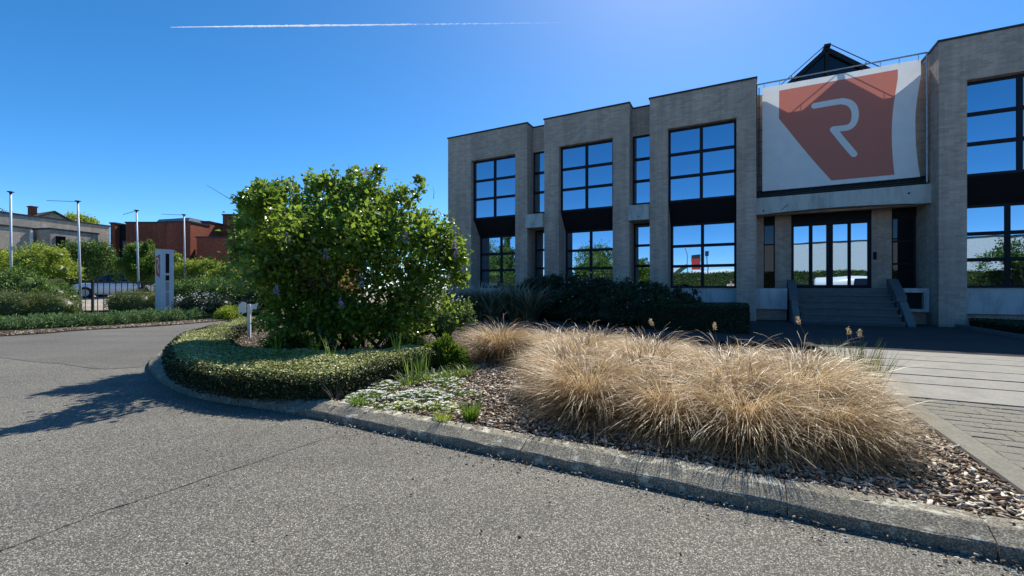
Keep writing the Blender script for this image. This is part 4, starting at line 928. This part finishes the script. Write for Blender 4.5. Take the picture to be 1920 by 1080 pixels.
lv_lab = ['grey green lavender mound %s' % s_ for s_ in ('at the left edge of the photo','below the big rounded hedge','below the right half of the big rounded hedge','at the right end of the big rounded hedge','in front of the second flagpole','in front of the fence gap','left of the rounded hedge by the totem','below the rounded hedge by the totem','at the left foot of the totem','at the right foot of the totem','just right of the totem','below the white flowering shrubs','below the yellow green ball','left of the short white post','behind the short white post')]
lpx = [(-30,610),(22,608),(66,606),(108,604),(146,602),(184,600),(222,598),(252,596),(282,594),(322,592),(364,589),(392,587),(420,585),(445,584),(470,582)]
for i, (px, py) in enumerate(lpx):
    r_ = .42 if i < 4 else .4
    p = G(px, py+9.5, .02); mound('lavender', lv_lab[i], 'lavender', (p.x,p.y,.02), r_*(1.25 if i in (10,11,12) else 1), .36+R.uniform(-.03,.05), 1500, M['lav'], 700+i, .08, .010, 'lavender mounds along the lane')
def rounded(name, label, p, rx, ry, h, n, mat, seed, size=.045):
    bl = [(0,0,h*.42,rx,ry,h*.56)]+[(rx*.62*math.cos(a),ry*.5*math.sin(a),h*.42,rx*.42,ry*.6,h*.47) for a in (0,1.2,2,3.14,4.2,5.2)]
    return shrub(name, label, 'hedge', p, bl, int(n*1.4), size*.8, mat, seed, core=.93, per=6, sig=.06, inner=.0)
rounded('rounded_hedge', 'big rounded clipped hedge at the left edge behind the lavender', Vector((-15.2,12.9,.02)), 2.0, .9, 1.02, 14000, M['olive'], 81)
rounded('rounded_hedge', 'smaller rounded clipped hedge between the fence gap and the totem', Vector((-13.6,15.7,.02)), 1.05, .8, 1.02, 9000, M['olive'], 82)
# totem
tt = empty('totem_sign', Vector((-12.25,15.1,0)), TH, 'white square totem sign with red logo panel and dark glass slot', 'sign')
ang = .36; ZT = 2.42
mb = MB(); a = .195
mb.box(-a,a,-a,a,0,ZT)
mb.build('body', plain('totem_white', (.6,.63,.68), .5, 0,.3,.08,3), tt)
mb = MB(); mb.box(a,a+.006,-.055,.055,1.62,2.3); mb.build('dark_panel', M['black'], tt)
mb = MB(); mb.box(a,a+.006,-.055,.055,1.36,1.54); mb.build('dark_panel', M['black'], tt)
mb = MB(); mb.box(a,a+.005,-.048,.048,.15,1.32); mb.build('frosted_panel', plain('frosted_panel', (.32,.34,.36), .4), tt)
for z in (1.57,1.33,.95,.42,.12):
    mb = MB(); mb.box(a,a+.02,-.065,.065,z,z+.03); mb.build('clamp', M['alu'], tt)
mb = MB(); mb.add([(-.17,-a-.004,2.2),(-.12,-a-.004,1.55),(.14,-a-.004,1.45),(.15,-a-.004,2.28)], [(0,1,2,3)]); mb.build('logo_panel', plain('logo_red', (.5,.07,.04), .5), tt)
mb = MB(); lg = [(-.1,2.12),(.0,2.14),(.06,2.06),(.05,1.95),(-.03,1.88),(.07,1.63)]
for p0, p1 in zip(lg[:-1], lg[1:]):
    d = Vector((p1[0]-p0[0],0,p1[1]-p0[1])).normalized(); nn = Vector((-d.z,0,d.x))*.02; A_, B_ = Vector((p0[0],-a-.008,p0[1])), Vector((p1[0],-a-.008,p1[1])); mb.add([A_-nn,B_-nn,B_+nn,A_+nn],[(0,1,2,3)])
mb.build('logo_letter', M['white'], tt)
mb = MB(); mb.box(-a-.012,a+.012,-a-.012,a+.012,ZT,ZT+.03); mb.build('cap', M['alu'], tt)
# flagpoles
for (tx,ty,bx,arm,dep,lab) in ((20,363,21,None,15.4,'white flagpole without a crossarm at the far left'),(146,380,152,(-58,-2),17.0,'white flagpole with long crossarm in front of the fence'),(256,397,261,(-25,7),19.0,'white flagpole with short crossarm left of the totem sign'),(345,405,348,(-42,-2),20.1,'white flagpole with crossarm right of the totem sign')):
    zt = CZ+(540.5-ty)/F*dep; xb = (bx-960)/F*dep; xt = (tx-960)/F*dep
    f_ = empty('flagpole', (xb,dep,0), 0, lab, 'flagpole', 'white flagpoles behind the left hedge')
    mb = MB(); mb.tube([(0,0,0),((xt-xb)*.5,0,zt*.5),(xt-xb,0,zt)], [.042,.037,.03], 10); mb.build('pole', M['alu'], f_, True)
    mb = MB(); mb.lathe([(.0,.07),(.095,.065),(.095,.045),(.038,.02),(.034,-.03)], (xt-xb,0,zt), 12); mb.build('cap', M['rail'], f_, True)
    if arm: mb = MB(); mb.tube([(xt-xb,0,zt+.03),(xt-xb+arm[0]/F*dep,0,zt+.03-arm[1]/F*dep)], .012, 6); mb.build('crossarm', M['galv'], f_)
# fence with bars
FA, FB_ = Vector((-20.2,17.4,0)), Vector((-10.0,20.4,0)); fn = empty('bar_fence', FA, 0, 'black metal bar fence between the flagpoles and the parked car', 'fence')
dv = FB_-FA; Lf = dv.length; dn = dv/Lf; nb = int(Lf/.21)
for z in (.12,1.33):
    mb = MB(); mb.tube([(0,0,z), tuple(dv+Vector((0,0,z)))], .022, 4); mb.build('rail', M['rail'], fn)
bmesh_ = MB(); bmesh_.box(-.011,.011,-.011,.011,.0,1.42); bme = bmesh_.mesh('bar'); bme.materials.append(M['rail'])
for k in range(nb+1): link('bar', bme, None, fn, dn*(k*.21))
pm = MB(); pm.box(-.035,.035,-.035,.035,0,1.46); pme = pm.mesh('post'); pme.materials.append(M['rail'])
for k in range(0,nb+1,12): link('post', pme, None, fn, dn*(k*.21)+Vector((0,.05,0)))
# raised car park
mb = MB(); mb.add([(-40,18.5,.0),(-4,22.5,.0),(-4,26,.58),(-40,23,.58),(-40,60,.62),(-4,60,.62)],[(0,1,2,3),(3,2,5,4)]); tag(mb.build('car_park', plain('pale_car_park', (.36,.32,.26), .9,0,.2,.2,1.5)), kind='structure')
# ------------------------------------------------------------------ cars
def loft(mb, st, cap=True):
    n = len(st[0]); vs = [p for r_ in st for p in r_]; fs = [(i*n+k, i*n+(k+1)%n, (i+1)*n+(k+1)%n, (i+1)*n+k) for i in range(len(st)-1) for k in range(n)]
    if cap: fs += [tuple(range(n))[::-1], tuple((len(st)-1)*n+k for k in range(n))]
    mb.add(vs, fs)
def car(label, loc, rz, paint, roof, group=None, van=False):
    t = empty('parked_car' if not van else 'parked_van', loc, rz, label, 'car' if not van else 'van', group)
    if van: S = [(-2.3,.35,.9,.78),(-2.25,.3,1.1,.86),(-1.5,.25,1.15,.9),(0,.22,1.15,.92),(1.3,.25,1.12,.92),(1.9,.28,1.05,.88),(2.25,.32,.85,.75)]; GS = [(-2.22,1.05,1.75,.74),(-2.1,1.05,1.92,.76),(0,1.1,1.98,.78),(1.0,1.1,1.93,.76),(1.3,1.1,1.8,.72),(1.95,1.02,1.08,.7)]
    else: S = [(-2.1,.42,.78,.68),(-2.0,.3,.95,.82),(-1.5,.24,.98,.89),(-.5,.22,.95,.91),(.6,.22,.93,.91),(1.3,.25,.9,.89),(1.9,.3,.78,.8),(2.12,.38,.62,.62)]; GS = [(-2.0,.92,.98,.66),(-1.6,.95,1.32,.64),(-.9,.94,1.46,.65),(-.1,.93,1.5,.65),(.5,.92,1.42,.63),(1.25,.88,.93,.66)]
    mb = MB(); rows = []
    for (x,z0,z1,w_) in S: rows.append([(x,-w_*.9,z0),(x,-w_,z0+.12),(x,-w_,z0+(z1-z0)*.6),(x,-w_*.93,z1),(x,w_*.93,z1),(x,w_,z0+(z1-z0)*.6),(x,w_,z0+.12),(x,w_*.9,z0)])
    loft(mb, rows); mb.build('body', paint, t, True)
    mb = MB(); rows = []
    for (x,z0,z1,w_) in GS: rows.append([(x,-w_*1.16,z0),(x,-w_*1.02,z0+(z1-z0)*.6),(x,-w_*.88,z1-.03*(z1>z0+.1)),(x,-w_*.6,z1),(x,w_*.6,z1),(x,w_*.88,z1-.03*(z1>z0+.1)),(x,w_*1.02,z0+(z1-z0)*.6),(x,w_*1.16,z0)])
    loft(mb, rows); mb.build('cabin', roof, t, True)
    for sy in (-1,1):
        for (x0,x1) in (((-1.45,-.55),(-.48,.45)) if not van else ((.1,1.2),)):
            zt_ = 1.36 if not van else 1.75; w0 = .775 if not van else .92; w1 = .64 if not van else .78; zb_ = .99 if not van else 1.2
            mb = MB(); mb.hexa([(x0,sy*w0,zb_),(x1,sy*w0,zb_),(x1,sy*(w0-.02),zb_),(x0,sy*(w0-.02),zb_),(x0+.08,sy*w1,zt_),(x1-.08,sy*w1,zt_),(x1-.08,sy*(w1-.02),zt_),(x0+.08,sy*(w1-.02),zt_)]); mb.build('side_window', M['glass_dark'], t)
        for x in (-1.3,1.32):
            wl_ = MB(); wl_.tube([(x,sy*.70,.33),(x,sy*.915,.33)], .33, 20); w_ = wl_.build('wheel', M['tyre'], t, False)
            rm_ = MB(); rm_.tube([(x,sy*.91,.33),(x,sy*.925,.33)], .2, 10); rm_.build('rim', M['galv'], w_)
        mb = MB(); mb.hexa([(1.93,sy*.5,.62),(2.1,sy*.5,.6),(2.02,sy*.76,.62),(1.85,sy*.8,.64),(1.9,sy*.5,.76),(2.06,sy*.5,.68),(1.98,sy*.74,.7),(1.84,sy*.78,.78)]); mb.build('headlight', M['white'], t)
        mb = MB(); mb.box(.75,.9,sy*.9-.08,sy*.9+.08,.95,1.05); mb.build('mirror', roof, t)
    return t
M['tyre'] = plain('tyre_rubber', (.02,.02,.02), .8)
M['carwhite'] = plain('white_car_paint', (.82,.82,.82), .25, 0, .6, .03); M['carblack'] = plain('black_car_paint', (.012,.013,.018), .12, 0, .8, .03)
car('white car with glossy black roof parked behind the bar fence', Vector((-22.9,25.2,.50)), math.radians(200), M['carwhite'], M['carblack'])
# ------------------------------------------------------------------ bushes and trees on the left
tree('golden_green_tree', 'yellow green layered maple bush behind the first flagpole', 'tree', Vector((-19.1,16.8,0)), [(-1.2,0,1.7,1.3,1.0,.75),(.3,.1,2.1,1.0,.9,.6),(1.1,0,1.75,.8,.8,.5),(-2.2,.2,2.0,1.0,.9,.6),(.0,-.4,1.3,1.5,.8,.6),(1.3,-.1,2.35,.5,.4,.25)], 15000, .085, M['yellowg'], 91, .05, core=.6, per=45, sig=.13)
shrub('green_shrub', 'mid green leafy shrub below the golden bush at the left', 'shrub', Vector((-17.9,14.9,0)), [(-1.1,0,.95,1.2,.8,.85),(.6,.1,.9,1.1,.8,.8),(1.5,.3,.7,.7,.6,.6)], 13000, .07, M['midg'], 92)
tree('leafy_hedge_wall', 'tall leafy green hedge wall in front of the grey brick house', 'hedge', Vector((-30.9,31.0,.58)), [(-.9,0,1.9,.8,.9,1.8),(0,0,1.9,.9,.9,1.85),(.9,0,1.9,.9,.9,1.8),(1.4,0,1.8,.6,.8,1.7)], 17000, .13, M['midg'], 93, .1, core=.85, per=14, sig=.1, inner=.1)
tree('young_green_tree', 'young bright green tree left of the totem sign', 'tree', Vector((-18.5,21.4,.2)), [(-.35,0,1.6,.65,.8,.9),(.35,0,1.5,.7,.8,.9),(-.1,0,2.5,.5,.6,.6),(.75,0,2.2,.3,.4,.3),(-.75,0,2.0,.3,.4,.35),(.3,0,2.9,.2,.25,.4),(-.5,0,2.75,.22,.3,.3),(.9,0,1.6,.35,.4,.3)], 14000, .09, M['bright'], 94, .06, core=.55)
tree('yellow_maple', 'low yellow green maple right of the totem sign before the red building', 'tree', Vector((-15.0,20.6,.1)), [(-.9,0,1.5,.8,.7,.75),(.1,0,1.65,.8,.7,.65),(.9,0,1.5,.75,.7,.6),(-1.1,0,2.25,.3,.3,.4),(.35,0,2.0,.5,.5,.35),(1.4,0,1.6,.4,.4,.4)], 12000, .08, M['yellowg'], 95, .05, core=.65)
shrub('broad_green_shrub', 'broad mid green shrub right of the totem sign', 'shrub', Vector((-12.0,16.9,0)), [(-1.0,0,.75,.9,.8,.62),(.1,0,.8,1.0,.8,.66),(1.1,.1,.8,1.0,.8,.68),(2.0,.4,.7,.8,.7,.62)], 15000, .075, M['midg'], 96)
shrub('pale_flowered_shrub', 'low shrub with pale blossoms right of the totem foot', 'shrub', Vector((-11.1,15.6,0)), [(-.5,0,.4,.7,.5,.4),(.3,0,.42,.7,.5,.4)], 6500, .055, M['darkg'], 97)
shrub('pale_flowered_shrub', 'low shrub with pale blossoms behind the yellow green ball', 'shrub', Vector((-9.9,16.8,0)), [(-.2,0,.6,.9,.6,.5),(.6,0,.62,.8,.6,.5)], 6500, .06, M['darkg'], 98)
for o in [x for x in bpy.data.objects if x.name.startswith('pale_flowered_shrub')]:
    n_ = 420; P_ = clump_positions([(-.2,0,.45,1.0,.55,.42)], n_, rng, 3, .08, 0)[0]; V, Fa, r = leaf_arrays(P_, np.full(n_,.045), rng, .9, 0); link('blossoms', np_mesh('blossoms', V, Fa, r), M['petal'], o)
mound('yellow_green_ball', 'small yellow green rounded shrub behind the lavender row', 'shrub', Vector((-9.85,14.9,.02)), .42, .45, 2600, M['yellowg'], 99, .07, .012)
# ------------------------------------------------------------------ houses on the left
def at(px, d, z=0): return Vector(((px-960)/F*d, d, z))
def frame_obj(name, A, Bp, label):      # thing whose local x runs A->B, local y to the right of it (away)
    rz = math.atan2(Bp.y-A.y, Bp.x-A.x); return empty(name, (A.x,A.y,0), rz, label, 'building'), (Bp-A).length
def wallbox(t, x0,x1,y0,y1,z0,z1, mat, cop=True, name='wall'):
    mb = MB(); mb.box(x0,x1,y0,y1,z0,z1); mb.build(name, mat, t)
    if cop: mb = MB(); mb.box(x0-.06,x1+.06,y0-.06,y1+.06,z1,z1+.12); mb.build('roof_edge', M['coping'], t)
gh, Lg = frame_obj('grey_brick_house', at(-40,33.2), at(206,42.3), 'flat roofed grey brick house behind the flagpoles at the left')
wallbox(gh, -8, Lg, 0, 10, 0, 7.15, M['brick_grey'])
wallbox(gh, -8, -.15, -5.5, -.005, 0, 5.5, M['brick_grey'])
wallbox(gh, .12, 3.3, -6.8, -.006, 0, 5.5, M['brick_grey'])
mb = MB(); mb.box(.45,1.05,-6.86,-6.801,3.6,5.05); w_ = mb.build('window', M['glass_dark'], gh)
mb = MB(); mb.box(-2.2,.6,-.04,-.006,5.75,6.25); mb.build('window', M['glass_dark'], gh)
mb = MB(); mb.box(4.6,5.9,-.03,-.006,5.7,5.9); mb.build('window', M['dark'], gh)
mb = MB(); mb.box(-.30,-.16,-5.62,-5.51,0,5.4); mb.build('downpipe', M['white'], gh)
g2 = empty('gabled_house', at(100,56), math.radians(-24), 'gabled brown roofed house rising behind the grey brick house', 'building')
mb = MB(); mb.prismx([(-4,0),(4,0),(4,8.6),(0,11.0),(-4,8.6)], -14, 0); mb.build('wall', M['brick_grey'], g2)
M['tile'] = plain('brown_roof_tile', (.12,.085,.065), .9, 0, .1, .3, 4)
mb = MB()
for sgn in (-1,1): mb.hexa([(-14.4,0,11.02),(.4,0,11.02),(.4,sgn*4.7,8.2),(-14.4,sgn*4.7,8.2),(-14.4,0,11.2),(.4,0,11.2),(.4,sgn*4.7,8.38),(-14.4,sgn*4.7,8.38)])
rf = mb.build('roof', M['tile'], g2); mb = MB(); mb.box(-3.6,-2.7,-1.2,-.6,10.2,11.75); mb.box(-3.7,-2.6,-1.3,-.5,11.75,11.85); mb.build('chimney', M['brick_red'], rf)
tree('distant_tree', 'round tree top showing above the grey house roof', 'tree', at(150,60,.0), [(0,0,9.3,1.9,2.0,1.9),(1.3,0,8.8,1.5,1.5,1.5),(-1.2,0,8.6,1.2,1.5,1.3)], 5000, .3, M['yellowg'], 101, .25, core=.6)
tree('distant_tree', 'tree top at the far left edge above the grey house roof', 'tree', at(2,62,.0), [(-1,0,9.8,2.4,2.0,2.2)], 4000, .3, M['midg'], 102, .25, core=.6)
rbh = empty('red_brick_building', at(207,36.0), 0, 'dark red brick building with stepped flat roofs behind the totem sign', 'building')
def X(px, d): return (px-960)/F*d-rbh.location.x
D1 = 36.0
wallbox(rbh, X(207,D1), X(216,D1), 0, 6, 0, 6.5, M['brick_red']); wallbox(rbh, X(236,D1), X(313,D1), 0, 6, 0, 6.55, M['brick_red'])
mb = MB(); mb.box(X(216,D1), X(236,D1), .4, .5, 0, 6.5); mb.build('window_wall', M['black'], rbh)
mb = MB(); mb.box(X(222,D1), X(235,D1), .35, .39, 0, 5.1); mb.build('window', M['glass'], rbh)
D2 = 35.0
wallbox(rbh, X(313.2,D2)+.0, X(357,D2), -1.0, 1.2, 0, 6.45, M['brick_red'])
wallbox(rbh, X(341,D2), X(357,D2), 1.205, 6, 0, 6.8, M['brick_red'])
# roof slab with diagonal edge over the lit wall, tall block behind
wallbox(rbh, X(357,D2)+.005, X(640,41), 2.9, 9, 0, 7.7, M['brick_red'])
wallbox(rbh, X(379,34), X(640,34), -2.6, 2.8, 0, 5.0, M['brick_red'])
mb = MB(); mb.box(X(358,D2)+.05, X(378,34)-.02, -.3, -.2, 0, 4.6); mb.build('window', M['glass_dark'], rbh)
mb = MB(); mb.hexa([(X(268,44),8,6.6),(X(342,44),8,6.6),(X(342,44),14,6.6),(X(268,44),14,6.6),(X(283,44),9,8.3),(X(342,44),9,8.5),(X(342,44),13,8.5),(X(283,44),13,8.3)]); mb.build('rear_roof', plain('zinc_roof', (.22,.23,.24), .5, .3), rbh)

# ------------------------------------------------------------------ things behind the camera, seen mirrored in the windows
def UB(u, n, z=0): return UN(u, n, z)
wh = empty('white_warehouse', UB(10,-34), TH, 'long white warehouse mirrored in the entrance doors', 'building')
mb = MB(); mb.box(-9,40,-10,0,0,7.0); mb.build('wall', plain('pale_cladding', (.55,.57,.58), .6), wh); mb = MB(); mb.box(-9.2,40.2,-10,.1,7.0,7.1); mb.build('roof_edge', M['coping'], wh)
wh2 = empty('white_canopy_hall', UB(-10,-52), TH, 'low white hall with a sloping canopy mirrored in the office windows', 'building')
mb = MB(); mb.prismy([(-16,0),(-2,0),(-2,3.2),(2,5.4),(-16,5.4)], -8, 0); mb.build('wall', M['white'], wh2)
rt = empty('red_tower_sign', UB(-5.9,-46), TH, 'red tower mirrored in the large window left of the entrance', 'tower')
mb = MB(); mb.box(-.65,.65,-.65,.65,0,6.1); mb.build('shaft', plain('red_cladding', (.5,.04,.03), .5), rt); mb = MB(); mb.box(-.6,.6,-.6,.6,6.1,6.7); mb.build('top', M['coping'], rt)
lp = empty('street_lamp', UB(-5.8,-30), TH, 'curved arm street lamp mirrored in the large window', 'street lamp')
mb = MB(); mb.tube([(0,0,0),(0,0,5.6),(-.3,0,6.4),(-.9,0,6.7)], [.08,.06,.05,.04], 8); mb.build('pole', M['galv'], lp); mb = MB(); mb.box(-1.3,-.8,-.1,.1,6.62,6.74); mb.build('lamp_head', M['galv'], lp)
lp = empty('street_lamp', UB(-2.5,-14), TH, 'straight street lamp with square head mirrored in the large window', 'street lamp')
mb = MB(); mb.tube([(0,0,0),(0,0,4.3)], [.07,.05], 8); mb.build('pole', M['galv'], lp); mb = MB(); mb.box(-.16,.16,-.16,.16,4.3,4.75); mb.build('lamp_head', M['coping'], lp)
hpoly = [tuple(UB(a,b))[:2] for a,b in ((-40,-13),(34,-13),(34,-11),(-40,-11))]
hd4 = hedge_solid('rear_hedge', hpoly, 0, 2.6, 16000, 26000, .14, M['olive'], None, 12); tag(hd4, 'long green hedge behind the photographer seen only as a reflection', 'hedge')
sheet('rear_verge', unpoly([(-60,-70),(60,-70),(60,-10.4),(-60,-10.4)]), .008, M['grass'])
tree('reflected_tree', 'round dark tree mirrored in the second large window', 'tree', UB(-13.5,-14), [(0,0,3.5,2.5,2,2.3),(1.2,0,2.5,1.6,1.5,1.5),(-1.3,0,2.4,1.6,1.5,1.5)], 9000, .2, M['midg'], 110, .2, core=.7)
tree('reflected_tree', 'pointed conifer mirrored in the leftmost large window', 'tree', UB(-26,-16), [(0,0,2,1.9,1.9,2),(0,0,4.6,1.2,1.2,1.9),(0,0,6.8,.5,.5,1.4)], 8000, .2, M['midg'], 111, .2, core=.8)
tree('reflected_tree', 'broad tree beside the conifer mirrored in the leftmost window', 'tree', UB(-28.6,-15), [(0,0,3.6,3,2.5,2.8),(2.8,0,2.0,2,2,1.8)], 8000, .2, M['midg'], 112, .2, core=.8)
tree('reflected_tree', 'loose tree mirrored in the window right of the entrance', 'tree', UB(17.2,-9), [(0,0,3.0,1.9,1.6,1.3),(1.4,0,2.4,1.8,1.5,1.2)], 5000, .18, M['midg'], 113, .18, core=.5)
car('white van mirrored in the entrance doors', UB(7.6,-5.5), TH+math.radians(5), M['carwhite'], M['carwhite'], van=True)
car('dark car mirrored low in the left entrance door', UB(3.6,-7), TH+math.radians(180), M['carblack'], M['carblack'])
tk = car('tall white van mirrored beyond the rear hedge', UB(-1.2,-20,0), TH, M['carwhite'], M['carwhite'], van=True); tk.scale = (1.6,1.6,1.6)
# photographer
def skin(name, verts, edges, radii, mat, parent, root=0):
    me = bpy.data.meshes.new(name); me.from_pydata(verts, edges, []); o = link(name, me, mat, parent)
    sm = o.modifiers.new('skin', 'SKIN'); sm.use_smooth_shade = True
    sv = me.skin_vertices[0].data if me.skin_vertices else None
    if sv is None:
        bpy.context.view_layer.objects.active = o; sv = me.skin_vertices[0].data
    for i, r_ in enumerate(radii): sv[i].radius = (r_ if isinstance(r_, tuple) else (r_, r_)); sv[i].use_root = (i == root)
    su = o.modifiers.new('sub', 'SUBSURF'); su.levels = 1; su.render_levels = 2; return o
pe = empty('person', UN(-.28,-.55,0), TH, 'person in a pale shirt holding a phone mirrored in the large window', 'person')
skinm = plain('skin', (.5,.3,.22), .5); jeans = plain('blue_jeans', (.04,.05,.08), .8); shirt = plain('pale_shirt', (.7,.68,.62), .8)
bv = [(0,0,.92),(0,0,1.15),(0,.01,1.36),(0,.02,1.47),(0,.04,1.55),(0,.05,1.66),(-.10,0,.88),(-.12,.02,.48),(-.12,0,.08),(-.12,.15,.04),(.10,0,.88),(.12,.02,.48),(.12,0,.08),(.12,.15,.04),(-.19,0,1.38),(-.26,.04,1.13),(-.1,.30,1.10),(-.05,.37,1.11),(.19,0,1.38),(.26,.04,1.13),(.1,.30,1.10),(.05,.37,1.11)]
be_ = [(0,1),(1,2),(2,3),(3,4),(4,5),(0,6),(6,7),(7,8),(8,9),(0,10),(10,11),(11,12),(12,13),(2,14),(14,15),(15,16),(16,17),(2,18),(18,19),(19,20),(20,21)]
br_ = [(.15,.1),(.13,.09),(.16,.1),.055,(.075,.09),(.075,.095),.085,.06,.045,.035,.085,.06,.045,.035,.055,.042,.03,.035,.055,.042,.03,.035]
try:
    skin('body', bv, be_, br_, skinm, pe)
    skin('shirt', [(0,0,.90),(0,0,1.15),(0,.01,1.36),(-.19,0,1.38),(-.25,.03,1.2),(.19,0,1.38),(.25,.03,1.2)], [(0,1),(1,2),(2,3),(3,4),(2,5),(5,6)], [(.165,.115),(.15,.11),(.175,.115),.07,.06,.07,.06], shirt, pe)
    skin('trousers', [(0,0,.93),(-.10,0,.86),(-.12,.02,.48),(-.12,0,.12),(.10,0,.86),(.12,.02,.48),(.12,0,.12)], [(0,1),(1,2),(2,3),(0,4),(4,5),(5,6)], [(.155,.11),.1,.075,.06,.1,.075,.06], jeans, pe)
except Exception as e: print('skin failed', e)
mb = MB(); blob_core(mb, [(0,.035,1.68,.088,.105,.09)], 1.0); mb.build('hair', plain('brown_hair', (.07,.045,.03), .8), pe, True)
mb = MB(); mb.box(-.012,.012,.13,.165,1.57,1.61); mb.build('nose', skinm, pe)
for sx in (-1,1):
    for k in range(4):
        mb = MB(); z = 1.085+k*.019; mb.tube([(sx*.055,.375,z),(sx*.085,.40,z),(sx*.08,.425,z)], [.009,.008,.007], 6); mb.build('finger', skinm, pe, True)
    mb = MB(); mb.tube([(sx*.05,.365,1.12),(sx*.03,.385,1.14),(sx*.02,.39,1.145)], [.010,.009,.008], 6); mb.build('thumb', skinm, pe, True)
ph = MB(); ph.box(-.075,.075,.392,.40,1.06,1.13); o = ph.build('phone', M['black'], None, loc=UN(-.28,-.55,0), rz=TH); tag(o, 'dark phone held sideways in both hands by the mirrored person', 'phone')

# ------------------------------------------------------------------ contrail
zc = 1500.; 
def skyp(px, py): d = zc*F/(540.5-py); d = (zc-CZ)*F/(540.5-py); return Vector(((px-960)/F*d, d, zc))
m, nt, o = newmat('contrail_cloud'); s = NT(nt)
df = s.n('BsdfTranslucent'); df.inputs[0].default_value = (.95,.95,.95,1); di = s.n('BsdfDiffuse'); di.inputs[0].default_value = (.95,.95,.95,1); a1 = s.n('MixShader'); a1.inputs[0].default_value = .5; s.L(df.outputs[0], a1.inputs[1]); s.L(di.outputs[0], a1.inputs[2])
tp = s.n('BsdfTransparent'); at_ = s.n('Attribute'); at_.attribute_name = 'rnd'; mx = s.n('MixShader'); s.L(at_.outputs['Fac'], mx.inputs[0]); s.L(tp.outputs[0], mx.inputs[1]); s.L(a1.outputs[0], mx.inputs[2]); s.L(mx.outputs[0], o.inputs[0])
K = 160; V = []; Rr = []
for k in range(K+1):
    t = k/K; p = skyp(320+740*t, 51.5-8.5*t)+Vector((0, R.gauss(0,1.2)*t*2, 0)); w_ = (2.5+7*min(1,t*4))*(1-.55*t)*(.75+.5*R.random()); al = (.9 if t > .015 else .5)*(1-.95*max(0,(t-.35)/.65)**.8)*(1 if t < .6 else R.choice((.25,1,.8)))
    for (dy,dz,aa) in ((-w_,0,0),(0,w_*.6,al),(w_,0,0),(0,-w_*.6,al)): V.append((p.x, p.y+dy, p.z+dz)); Rr.append(min(1,aa*1.05))
q = np.array([(k*4+i, k*4+(i+1)%4, (k+1)*4+(i+1)%4, (k+1)*4+i) for k in range(K) for i in range(4)])
c0 = skyp(320,51.5)
tag(link('contrail', np_mesh('contrail', np.array(V)-np.array(c0), q, np.array(Rr), True), m, None, c0), 'thin white aircraft contrail fading out across the blue sky', 'contrail')
print('tris', sum(len(o.data.loop_triangles) if False else len(o.data.polygons)*2 for o in bpy.data.objects if o.type == 'MESH'))
